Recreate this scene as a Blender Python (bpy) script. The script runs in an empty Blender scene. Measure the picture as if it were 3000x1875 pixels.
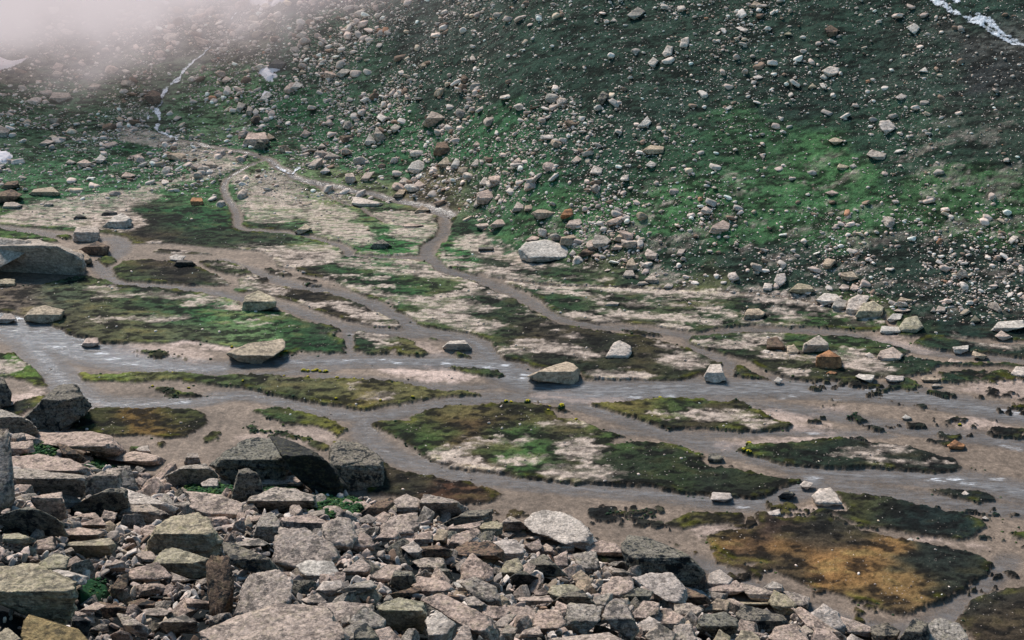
import bpy, bmesh, math, random
import numpy as np
from mathutils import Vector
rng = np.random.default_rng(7); random.seed(7)
S = bpy.context.scene
COL = S.collection

# ------------------------------------------------------------------ camera
HF = math.radians(45.0); PIT = math.radians(20.0); CH = 45.0
F = 1500.0 / math.tan(HF / 2)
CP, SP = math.cos(PIT), math.sin(PIT)
cam = bpy.data.cameras.new('camera'); cam_o = bpy.data.objects.new('camera', cam); COL.objects.link(cam_o)
cam.sensor_width = 36; cam.lens = 18.0 / math.tan(HF / 2); cam.clip_start = 0.5; cam.clip_end = 3000
cam_o.location = (0, 0, CH); cam_o.rotation_euler = (math.pi / 2 - PIT, 0, 0)
S.camera = cam_o

def ray(px, py):
    u = np.asarray(px, float) - 1500.0; v = 937.5 - np.asarray(py, float)
    return np.stack([u, F * CP + v * SP, -F * SP + v * CP], -1) / F
def proj(x, y, z):
    dz = z - CH
    f = y * CP - dz * SP; u = y * SP + dz * CP
    f = np.maximum(f, 0.01)
    return 1500 + F * x / f, 937.5 - F * u / f, f
def flat(px, py, z=0.0):
    d = ray(px, py); t = (z - CH) / d[..., 2]
    return d[..., 0] * t, d[..., 1] * t

TILES = dict(L5=(0, 500, 3.024), L9=(0, 900, 3.024), C5=(700, 500, 3.024), C9=(700, 900, 3.024), R5=(1400, 500, 3.024),
             R9=(1400, 900, 3.024), E8=(2200, 800, 3.024), B0=(0, 1250, 2.419), B1=(1000, 1250, 2.419), B2=(2000, 1250, 2.419),
             U0=(0, 0, 2.419), U1=(1000, 0, 2.419), U2=(2000, 0, 2.419), S=(0, 0, 1.0))
def P(t, *xy):
    ox, oy, s = TILES[t]
    return [(ox + xy[i] / s, oy + xy[i + 1] / s) for i in range(0, len(xy), 2)]

# ------------------------------------------------------------------ noise
def _hash(ix, iy, iz, seed):
    h = (ix.astype(np.int64) * 374761393 + iy.astype(np.int64) * 668265263 + iz.astype(np.int64) * 2147483647 + seed * 974711) & 0xFFFFFFFF
    h = ((h ^ (h >> 13)) * 1274126177) & 0xFFFFFFFF
    h = ((h ^ (h >> 16)) * 2246822519) & 0xFFFFFFFF
    return ((h ^ (h >> 15)) & 0xFFFFFF) / float(0xFFFFFF)
def vnoise(x, y, z=None, seed=0):
    if z is None: z = np.zeros_like(x)
    xi, yi, zi = np.floor(x), np.floor(y), np.floor(z)
    fx, fy, fz = x - xi, y - yi, z - zi
    fx = fx * fx * (3 - 2 * fx); fy = fy * fy * (3 - 2 * fy); fz = fz * fz * (3 - 2 * fz)
    r = 0
    for a in (0, 1):
        for b in (0, 1):
            for c in (0, 1):
                w = (fx if a else 1 - fx) * (fy if b else 1 - fy) * (fz if c else 1 - fz)
                r = r + w * _hash(xi + a, yi + b, zi + c, seed)
    return r * 2 - 1
def vnoise2(x, y, seed=0):
    xi, yi = np.floor(x), np.floor(y); fx, fy = x - xi, y - yi
    fx = fx * fx * (3 - 2 * fx); fy = fy * fy * (3 - 2 * fy); z = np.zeros_like(xi)
    h = lambda a, b: _hash(xi + a, yi + b, z, seed)
    return ((h(0, 0) * (1 - fx) + h(1, 0) * fx) * (1 - fy) + (h(0, 1) * (1 - fx) + h(1, 1) * fx) * fy) * 2 - 1
def fbm(x, y, oct=4, seed=0, gain=0.5):
    r = 0; a = 1; s = 0
    for i in range(oct):
        c, n = math.cos(1.1 * i), math.sin(1.1 * i)
        r = r + a * vnoise2((x * c - y * n) * 2 ** i + 17.3 * i, (x * n + y * c) * 2 ** i - 9.1 * i, seed + i); s += a; a *= gain
    return r / s
def fbm3(p, oct=3, seed=0, gain=0.5):
    r = 0; a = 1; s = 0
    for i in range(oct):
        k = 2 ** i
        r = r + a * vnoise(p[:, 0] * k + 3.7 * i, p[:, 1] * k + 11.1 * i, p[:, 2] * k + 5.3 * i, seed + i); s += a; a *= gain
    return r / s
def sstep(a, b, x):
    t = np.clip((x - a) / (b - a), 0, 1); return t * t * (3 - 2 * t)

# ------------------------------------------------------------------ terrain shape
def edge_curve(pts):
    x, y = flat([p[0] for p in pts], [p[1] for p in pts])
    a = x / y; o = np.argsort(a); a, y = a[o], y[o]
    g = np.linspace(a[0], a[-1], 400); v = np.interp(g, a, y); k = np.exp(-np.linspace(-2, 2, 25) ** 2); k /= k.sum()
    return g, np.convolve(np.pad(v, 12, 'edge'), k, 'valid')
FOOT = edge_curve([(-900, 600), (0, 615), (500, 615), (900, 610), (1150, 600), (1350, 640), (1500, 745), (1750, 810), (2000, 862), (2400, 915),
                   (2700, 960), (3000, 985), (3900, 1040)])
TAL = edge_curve([(-900, 1190), (-200, 1190), (0, 1215), (110, 1265), (300, 1345), (450, 1390), (640, 1395), (900, 1420), (1100, 1450), (1180, 1490),
                  (1370, 1520), (1560, 1595), (1740, 1630), (1900, 1660), (2080, 1730), (2300, 1790), (2500, 1850), (2760, 1905), (3000, 2000), (3900, 2250)])
def A_of(px): return (px - 1500) / F / CP
def ip(a, pts):
    xs = [A_of(p[0]) for p in pts]; ys = [p[1] for p in pts]; return sum(np.interp(a + o, xs, ys) for o in (-.05, -.025, 0, .025, .05)) / 5
def softplus(x, k):
    return k * np.logaddexp(0, x / k)
def zbase(x, y):
    ys = np.maximum(y, 8.0); a = x / ys
    foot = np.interp(a, *FOOT); d = y - foot
    fan = ip(a, [(0, 42), (500, 42), (800, 36), (1100, 12), (1400, 3), (3000, 3)])
    s1 = ip(a, [(0, .13), (800, .13), (1200, .20), (1500, .35), (3000, .4)])
    s2 = ip(a, [(0, .46), (500, .45), (900, .5), (1400, .56), (2000, .62), (3000, .60)])
    z = s1 * softplus(d, 1.2) + (s2 - s1) * softplus(d - fan, 3.0)
    hw = sstep(2, 25, d)
    z = z + hw * (2.6 * fbm(x / 34, y / 34, 3, 5) + 0.5 * fbm(x / 6, y / 6, 3, 9)) + sstep(0, 6, d) * 0.10 * fbm(x / 1.3, y / 1.3, 3, 12)
    # gully that carries the left cascade
    tal = np.interp(a, *TAL); e = tal - y
    st = ip(a, [(0, .345), (700, .40), (1400, .455), (2200, .50), (3000, .52)])
    zt = st * softplus(e, 0.8) - 0.35
    zt = zt + sstep(2, 15, e) * (1.0 * fbm(x / 9, y / 9, 3, 21))
    return np.where(e > -4, np.maximum(z, zt), z), d, e

def hit(px, py):
    """first point where the sight line through a picture point meets the terrain"""
    px = np.atleast_1d(np.asarray(px, float)); py = np.atleast_1d(np.asarray(py, float))
    d = ray(px, py); n = len(px)
    ts = np.concatenate([np.linspace(12, 60, 160), np.linspace(60.4, 330, 700)])
    X = d[:, None, 0] * ts; Y = d[:, None, 1] * ts; Z = CH + d[:, None, 2] * ts
    g = zbase(X.ravel(), Y.ravel())[0].reshape(X.shape)
    below = Z < g; k = np.argmax(below, 1); k = np.where(below.any(1), np.maximum(k, 1), len(ts) - 1)
    i = np.arange(n)
    d0 = Z[i, k - 1] - g[i, k - 1]; d1 = g[i, k] - Z[i, k]
    w = np.clip(d0 / np.maximum(d0 + d1, 1e-6), 0, 1)
    t = ts[k - 1] + (ts[k] - ts[k - 1]) * w
    return d[:, 0] * t, d[:, 1] * t, CH + d[:, 2] * t

# ------------------------------------------------------------------ planform of the valley floor (outlines traced on the flat)
def poly_sd(x, y, pts, margin=2.0):
    """signed distance (+ inside), evaluated only near the polygon"""
    out = np.full(x.shape, -margin)
    if max(p[1] for p in pts) < 820 and min(p[1] for p in pts) > 250: gx, gy, _ = hit([p[0] for p in pts], [p[1] for p in pts])
    else: gx, gy = flat([p[0] for p in pts], [p[1] for p in pts])
    return poly_sd_w(x, y, gx, gy, margin)
def poly_sd_w(x, y, gx, gy, margin):
    out = np.full(x.shape, -margin)
    m = (x > gx.min() - margin) & (x < gx.max() + margin) & (y > gy.min() - margin) & (y < gy.max() + margin)
    if not m.any(): return out
    xx, yy = x[m], y[m]; best = np.full(xx.shape, 1e9); ins = np.zeros(xx.shape, bool)
    n = len(gx)
    for i in range(n):
        x0, y0, x1, y1 = gx[i], gy[i], gx[(i + 1) % n], gy[(i + 1) % n]
        dx, dy = x1 - x0, y1 - y0
        t = np.clip(((xx - x0) * dx + (yy - y0) * dy) / (dx * dx + dy * dy + 1e-9), 0, 1)
        best = np.minimum(best, (xx - x0 - t * dx) ** 2 + (yy - y0 - t * dy) ** 2)
        if y0 != y1:
            c = ((y0 > yy) != (y1 > yy)) & (xx < dx * (yy - y0) / dy + x0)
            ins ^= c
    dd = np.sqrt(best); out[m] = np.where(ins, dd, -np.minimum(dd, margin)); return out
def line_sd_w(x, y, gx, gy, w, margin=2.0):
    out = np.full(x.shape, -margin); M = margin + max(w)
    m = (x > gx.min() - M) & (x < gx.max() + M) & (y > gy.min() - M) & (y < gy.max() + M)
    if not m.any(): return out
    xx, yy = x[m], y[m]; best = np.full(xx.shape, -margin)
    for i in range(len(gx) - 1):
        dx, dy = gx[i + 1] - gx[i], gy[i + 1] - gy[i]
        t = np.clip(((xx - gx[i]) * dx + (yy - gy[i]) * dy) / (dx * dx + dy * dy + 1e-9), 0, 1)
        r = (w[i] + (w[i + 1] - w[i]) * t) / 2
        best = np.maximum(best, r - np.hypot(xx - gx[i] - t * dx, yy - gy[i] - t * dy))
    out[m] = best; return out
def line_sd(x, y, pts, w, margin=2.0, onhill=False):
    px = [p[0] for p in pts]; py = [p[1] for p in pts]
    # smooth the polyline (Chaikin)
    if onhill: gx, gy, _ = hit(px, py)
    else: gx, gy = flat(px, py)
    w = np.asarray(w if hasattr(w, '__len__') else [w] * len(pts), float)
    w = np.interp(np.linspace(0, 1, len(pts)), np.linspace(0, 1, len(w)), w)
    for _ in range(2):
        nx = [gx[0]]; ny = [gy[0]]; nw = [w[0]]
        for i in range(len(gx) - 1):
            for f in (.25, .75):
                nx.append(gx[i] * (1 - f) + gx[i + 1] * f); ny.append(gy[i] * (1 - f) + gy[i + 1] * f); nw.append(w[i] * (1 - f) + w[i + 1] * f)
        nx.append(gx[-1]); ny.append(gy[-1]); nw.append(w[-1]); gx, gy, w = np.array(nx), np.array(ny), np.array(nw)
    return line_sd_w(x, y, gx, gy, w, margin)

# islands: (name-label, polygon, density 0..1 of cover, tint key)
ISL = [
 ('broken tufts left of the rust orange mossy island', P('B2', -20,770, 130,800, 190,880, 130,960, 20,920), .45),
 ('sparse tuft trail on the gravel below the small green island', P('B2', -560,600, -300,620, -60,700, -150,760, -400,700), .4),
 ('low dark turf ribbon between the pink channels at left', P('L5', 1330,715, 1420,695, 1600,700, 1850,725, 1950,757, 1800,748, 1500,745, 1350,735), .9),
 ('tiny dark turf patch left of the square grey boulder', P('L5', 485,580, 560,570, 640,575, 650,608, 560,612), 1),
 ('green and yellow grass island at the far left below the rapids, with a bare sandy middle', P('L9', -300,430, 0,420, 150,420, 230,480, 330,550, 390,590, 410,660, 425,690, 370,720, 280,690, 200,660, 100,630, -300,640), 1),
 ('small pebbly island with low green tufts above the long grass island', P('L9', 1090,370, 1320,360, 1500,375, 1680,420, 1900,440, 1720,462, 1400,467, 1280,450, 1150,420), .55),
 ('long narrow olive grass island in mid river, widest at its right end', P('L9', 690,590, 760,575, 860,590, 1000,600, 1150,575, 1450,575, 1700,580, 1900,605, 2100,600) + P('C9', 0,600, 250,590, 440,620, 800,640, 1120,640, 1350,655, 1560,685, 1750,730, 2050,745, 2150,780, 1900,790, 1600,830, 1350,875, 1100,915, 1000,910, 750,860, 480,825, 250,770, 50,720) + P('L9', 1950,715, 1790,690, 1600,660, 1450,655, 1200,675, 1000,660, 830,665, 720,645), 1),
 ('small dark green island tucked under the left end of the long island', P('L9', 1340,700, 1500,690, 1650,720, 1750,755, 1850,770, 2020,740, 1850,790, 1700,812, 1480,807, 1420,770, 1350,745), .7),
 ('oval mossy brown island with white speckles behind the left scree', P('L9', 780,905, 900,885, 1400,885, 1780,905, 1840,940, 1860,1010, 1800,1080, 1740,1110, 1640,1165, 1500,1165, 1300,1145, 1100,1150, 900,1140, 700,1110, 560,1100, 650,1020, 740,940), 1),
 ('tiny dark oval island right of the oval mossy island', P('L9', 1765,1165, 1860,1105, 1940,1080, 1965,1120, 1900,1190, 1820,1207), 1),
 ('tiny round tuft island between the oval mossy island and the scree', P('L9', 1370,1200, 1485,1192, 1460,1240, 1400,1282), 1),
 ('tiny dark mossy islet beside the small round stone near the left scree', P('L9', 1110,1240, 1160,1225, 1330,1230, 1300,1285, 1120,1285), 1),
 ('pointed green island with a yellow moss tip above the great mossy boulder', P('C9', 110,920, 350,890, 460,905, 600,945, 770,970, 900,1035, 975,1085, 920,1140, 870,1160, 800,1110, 700,1070, 550,1045, 380,1055, 330,1020, 200,970), 1),
 ('patchy green island of broken tufts right behind the great mossy boulder', P('C9', 20,1010, 150,1005, 200,1060, 300,1050, 650,1110, 850,1200, 900,1290, 700,1300, 500,1220, 250,1160, 20,1140), .6),
 ('largest green and brown lens shaped island with bare white sand patches', P('C9', 1125,1015, 1350,1000, 1520,1005, 1490,970, 1600,935, 1700,900, 1860,860, 2100,870, 2350,850) + P('R9', 0,870, 150,845, 300,850, 430,850, 540,870, 700,885, 830,915, 850,945, 740,935, 650,915, 700,975, 860,1000, 1030,1050, 1140,1100, 1240,1120, 1360,1150, 1250,1165, 1190,1212, 1230,1215, 1400,1190, 1700,1210, 1850,1260, 1990,1310, 2000,1370, 2100,1415, 2250,1400, 2380,1440) + P('B2', 300,285, 500,325, 800,375, 850,380, 720,430, 640,480, 500,520, 350,500, 200,490, 0,480) + P('B1', 2200,430, 1900,420, 1700,410, 1450,385, 1300,370, 1060,325, 800,300, 650,240, 560,210, 500,150, 340,60, 220,0), 1),
 ('grass island with a pink pebble streak right of the lens shaped island', P('R9', 900,835, 1040,850, 1200,840, 1350,825, 1600,800, 1750,800, 2000,820, 2100,850, 2300,830, 2419,870) + P('E8', 0,1190, 60,1200, 150,1270, 370,1350, 340,1390, 180,1410, 0,1415) + P('R9', 2300,1100, 2000,1085, 1690,1085, 1500,1030, 1280,950, 1100,890), 1),
 ('sparse tufted gravel bar right of the pebble streaked island', P('E8', 740,1270, 900,1215, 1000,1250, 1070,1300, 1000,1335, 1180,1340, 1260,1410, 1100,1422, 950,1395, 880,1320), .5),
 ('scattered low shrub patch on the gravel beside the right rapids', P('E8', 1190,1160, 1300,1130, 1530,1130, 1700,1190, 1600,1230, 1400,1200, 1300,1230), .4),
 ('dark green leaf shaped island with pebbly centre at the right', P('B2', 360,160, 470,120, 650,110, 850,100, 1000,80, 1150,75, 1300,110, 1450,115, 1600,130, 1800,190, 1940,220, 2000,290, 1950,325, 1800,337, 1500,312, 1300,300, 1150,310, 950,300, 680,270, 550,225, 430,200), .93),
 ('small broken tuft bar trailing off the right leaf shaped island', P('B2', 2020,275, 2180,300, 2340,322, 2300,342, 2050,312), .55),
 ('small dark green island with one white stone near the right edge', P('B2', 1670,420, 1760,440, 1900,425, 2100,450, 2240,485, 2230,530, 2100,545, 2000,525, 1800,475), .95),
 ('long dark green bank starting beside the large white boulder at right', P('B2', 1060,455, 1300,470, 1550,510, 1750,560, 1950,600, 2150,660, 2170,720, 2080,800, 2000,820, 1800,800, 1600,770, 1450,745, 1250,700, 1130,670, 1060,630, 840,660, 900,590, 1000,580, 1150,590), .95),
 ('big rust orange mossy island at lower right', P('B2', 500,605, 620,620, 720,650, 850,645, 1000,610, 1150,690, 1400,760, 1600,800, 1750,820, 1950,855, 2120,900, 2200,980, 2190,1050, 2080,1120, 1950,1200, 1800,1270, 1650,1340, 1520,1345, 1300,1260, 1100,1200, 900,1150, 700,1060, 550,980, 350,960, 250,900, 130,800, 170,750, 300,720, 460,722, 520,690, 490,640), 1),
 ('small green island left of the rust orange mossy island', P('B2', -180,690, -60,640, 60,595, 250,600, 450,610, 467,650, 450,712, 300,700, 120,715, 0,745, -130,720), .9),
 ('brown mossy bank in the bottom right corner', P('B2', 2700,1120, 2419,1120, 2300,1130, 2150,1170, 2000,1240, 1950,1330, 1900,1380, 1980,1450, 2100,1580, 2700,1700), .92),
 ('green bank cut by the right picture edge above the brown corner bank', P('B2', 2250,730, 2419,725, 2800,740, 2800,860, 2419,830, 2300,800), .8),
 ('small tuft patch right of the long dark green bank', P('B2', 2190,618, 2340,640, 2345,685, 2220,665), .6),
 ('dark broken mosaic of tufts on the gravel behind the scree crest', P('B1', 1600,600, 1850,545, 2200,555, 2370,590, 2250,660, 1950,700, 1800,690, 1650,650), .42),
 ('rust brown mossy spit with white speckles behind the scree crest', P('B1', 200,195, 330,260, 450,310, 700,360, 900,400, 1100,450, 1160,475, 1080,530, 960,560, 850,560, 600,540, 180,480), 1),
 ('small meadow island with pale sandy middle between two channels', P('C9', 1000,250, 1060,200, 1130,215, 1300,245, 1420,260, 1580,310, 1580,340, 1710,405, 1620,430, 1400,415, 1380,375, 1350,420, 1120,420, 1080,400, 1020,385), 1),
 ('thin dark turf sliver in the middle channel', P('C9', 1590,250, 1700,270, 1790,285, 1770,302, 1620,277), 1),
 ('small round green tuft below the white capped boulder in the river', P('C9', 1850,400, 1950,385, 2090,430, 2080,462, 1900,452), .8),
 ('low green strip at the end of the pale sand bar in mid river', P('C9', 1830,520, 2050,530, 2300,560, 2390,610, 2320,625, 2100,605, 1950,575), 1),
 ('broad mossy meadow between the middle channels', P('C5', 830,985, 1000,1070, 1160,1130, 1330,1180, 1380,1240, 1500,1290, 1600,1370, 1800,1410, 2030,1440, 2200,1500) + P('C9', 2240,340, 2350,470) + P('R9', 320,480, 440,500, 480,530, 620,560, 900,585, 950,640, 1100,640, 1580,650, 1830,640, 1960,600, 2060,600, 2165,500, 2080,470, 1950,400, 1800,350, 1600,290, 1450,262, 1250,240, 1150,215, 950,190, 700,140, 500,30) + P('R5', 400,1190, 300,1120, 0,1000) + P('C5', 2110,980, 1930,940, 1750,880, 1680,815, 1500,795, 1280,780, 1000,755, 700,760, 500,800, 500,880, 700,930), 1),
 ('wide green meadow on the left above the river bend', P('S', -2500,800, 0,845, 120,835, 245,805, 320,822, 345,838, 490,845, 600,860, 700,885, 740,915, 809,908, 865,926, 915,943, 1001,963, 981,984, 1011,996, 1014,1035, 964,1037, 905,1034, 875,1030, 865,1035, 786,1048, 675,1019, 605,1009, 536,999, 509,1007, 427,1006, 357,1006, 288,1009, 245,991, 212,984, 145,950, 80,930, 0,912, -2500,900), 1),
 ('dark brown bog island ringed by channels on the left', P('L5', 985,870, 1080,800, 1300,785, 1500,800, 1740,840, 1850,900, 1960,945, 2060,1000, 2040,1020, 1870,1030, 1500,1005, 1300,990, 1100,985, 1010,930), 1),
 ('tiny green islet beside the big overhanging boulder', P('L5', 862,790, 940,757, 1010,765, 1060,800, 1010,830, 930,850), 1),
 ('green strip along the far left channel', P('L5', -400,500, 0,505, 100,530, 350,570, 480,610, 560,640, 300,640, -400,620), 1),
 ('brown turf wedge between the left channels', P('L5', 1750,810, 1850,795, 2050,815, 2170,860, 2250,910, 2100,940, 1900,900, 1800,850), 1),
 ('brown mossy wedge with bright snow white sand ribbons in its middle', P('L5', 2100,960, 2240,925, 2400,960) + P('C5', 250,1000, 500,1050, 800,1085, 1000,1140, 1150,1210, 1320,1300, 1420,1340, 1470,1385, 1400,1400, 1200,1385, 1020,1350, 800,1290, 600,1210, 560,1190, 330,1130, 150,1080) + P('L5', 2100,1080, 2060,1060, 2110,1010), 1),
 ('slim turf island in the left middle channel', P('C5', 480,955, 560,945, 740,985, 650,995, 540,975), 1),
 ('second slim turf island just below its twin in the left middle channel', P('C5', 535,995, 640,990, 740,1015, 700,1030, 600,1025), 1),
 ('dark turf slivers along the left middle channel', P('C5', 190,865, 300,865, 480,910, 500,935, 420,945, 270,915), 1),
 ('turf spit reaching right above the left middle channel', P('C5', 530,915, 650,880, 850,890, 930,930, 840,980, 700,950, 560,930), 1),
 ('low green lens between two channels right of centre', P('R5', 1250,1415, 1330,1410, 1500,1430, 1640,1460, 1640,1475, 1450,1472, 1300,1445), 1),
 ('turf bank below the long pale gravel band on the right', P('R5', 90,960, 300,990, 600,1030, 1200,1050, 2000,1110, 2419,1150) + P('E8', 0,230, 600,330, 1180,430, 1240,520, 900,520, 600,490, 300,480, 0,470) + P('R5', 2280,1385, 2150,1400, 1950,1440, 1800,1420, 1500,1370, 1230,1350, 1050,1360, 850,1320, 720,1280, 620,1220, 560,1150, 450,1090, 330,1040, 200,985), 1),
 ('boulder strewn turf bank along the right side of the river', P('R9', 1840,300, 1870,250, 2150,240, 2419,225) + P('E8', 100,520, 400,540, 700,560, 1000,570, 1250,640, 1430,700, 1340,740, 1500,760, 1700,790, 2240,800, 2419,830, 2419,870, 2240,830, 1850,832, 1660,835, 1600,890, 1400,920, 1200,930, 930,962, 700,957, 500,962, 320,935, 130,880, 0,800) + P('R9', 2200,430, 2050,385, 1950,355), 1),
 ('dark wet turf block right of the pale pyramid boulder', P('R9', 2240,610, 2290,510, 2419,560, 2600,640, 2419,628), 1),
 ('narrow turf bank between the far right boulders and the river', P('E8', 1480,560, 1800,590, 2100,630, 2419,640, 2800,660, 2800,770, 2419,770, 2200,735, 1850,715, 1600,690, 1400,640), .9),
 ('dark turf bank at the left below the gravel beach', P('S', -200,1255, -100,1235, 0,1205, 40,1180, 90,1165, 140,1155, 130,1190, 80,1205, 60,1220, 20,1250), 1),
]
# upper valley: land everywhere above this line except where the channels run
UPLAND = P('L5', -6000,420, 0,480, 300,515, 640,545, 880,555, 1120,590, 1170,650, 1500,650, 1900,690, 2200,710) + P('C5', 0,705, 200,720, 290,770, 330,850, 350,860, 560,880, 830,880, 1000,790, 960,755, 1000,740, 1300,765, 1590,755, 1620,660, 1740,590, 1775,520, 1775,420, 1800,370, 1760,330) + P('C5', 1800,330, 1860,380, 1870,480, 1840,600, 1760,680, 1740,760, 1830,850, 2110,935) + P('R5', 40,905, 100,950, 600,1020, 1200,1045, 2000,1110, 2419,1150) + P('E8', 0,230, 600,325, 1240,440, 1300,560, 1500,590, 2000,600, 3600,680) + P('S', 4200,900, 4200,200, -4000,200)
CH_C5 = P('U0', 1250,990, 1500,1040, 1700,1070, 1850,1110, 1930,1140, 1960,1180, 2050,1215, 2100,1270, 2400,1320) + P('C5', 1000,180, 1200,200, 1330,250, 1600,300, 1750,350, 1860,400)
CHAN = [  # (points, widths m, on the slope)
 (CH_C5, [.8, .9, 1.1, 1.3, 1.4, 1.2, 1.6, 2.2], True),
 (P('U0', 1900,1120, 1750,1180, 1660,1230, 1590,1280, 1580,1350, 1640,1440, 1680,1512) + P('L5', 2100,430, 2110,515) + P('C5', 150,530, 500,550, 700,610, 900,660, 980,710, 975,750), [.7, 1.1, 1.2, 1.4], True),
 (P('C5', 975,745, 1250,770, 1550,765, 1640,775), [.9, 1.0], False),
 (P('C5', 700,100, 760,190, 900,280, 1100,330, 1140,380, 1250,430, 1320,470), [.4, .5, .4], True),
]
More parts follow.
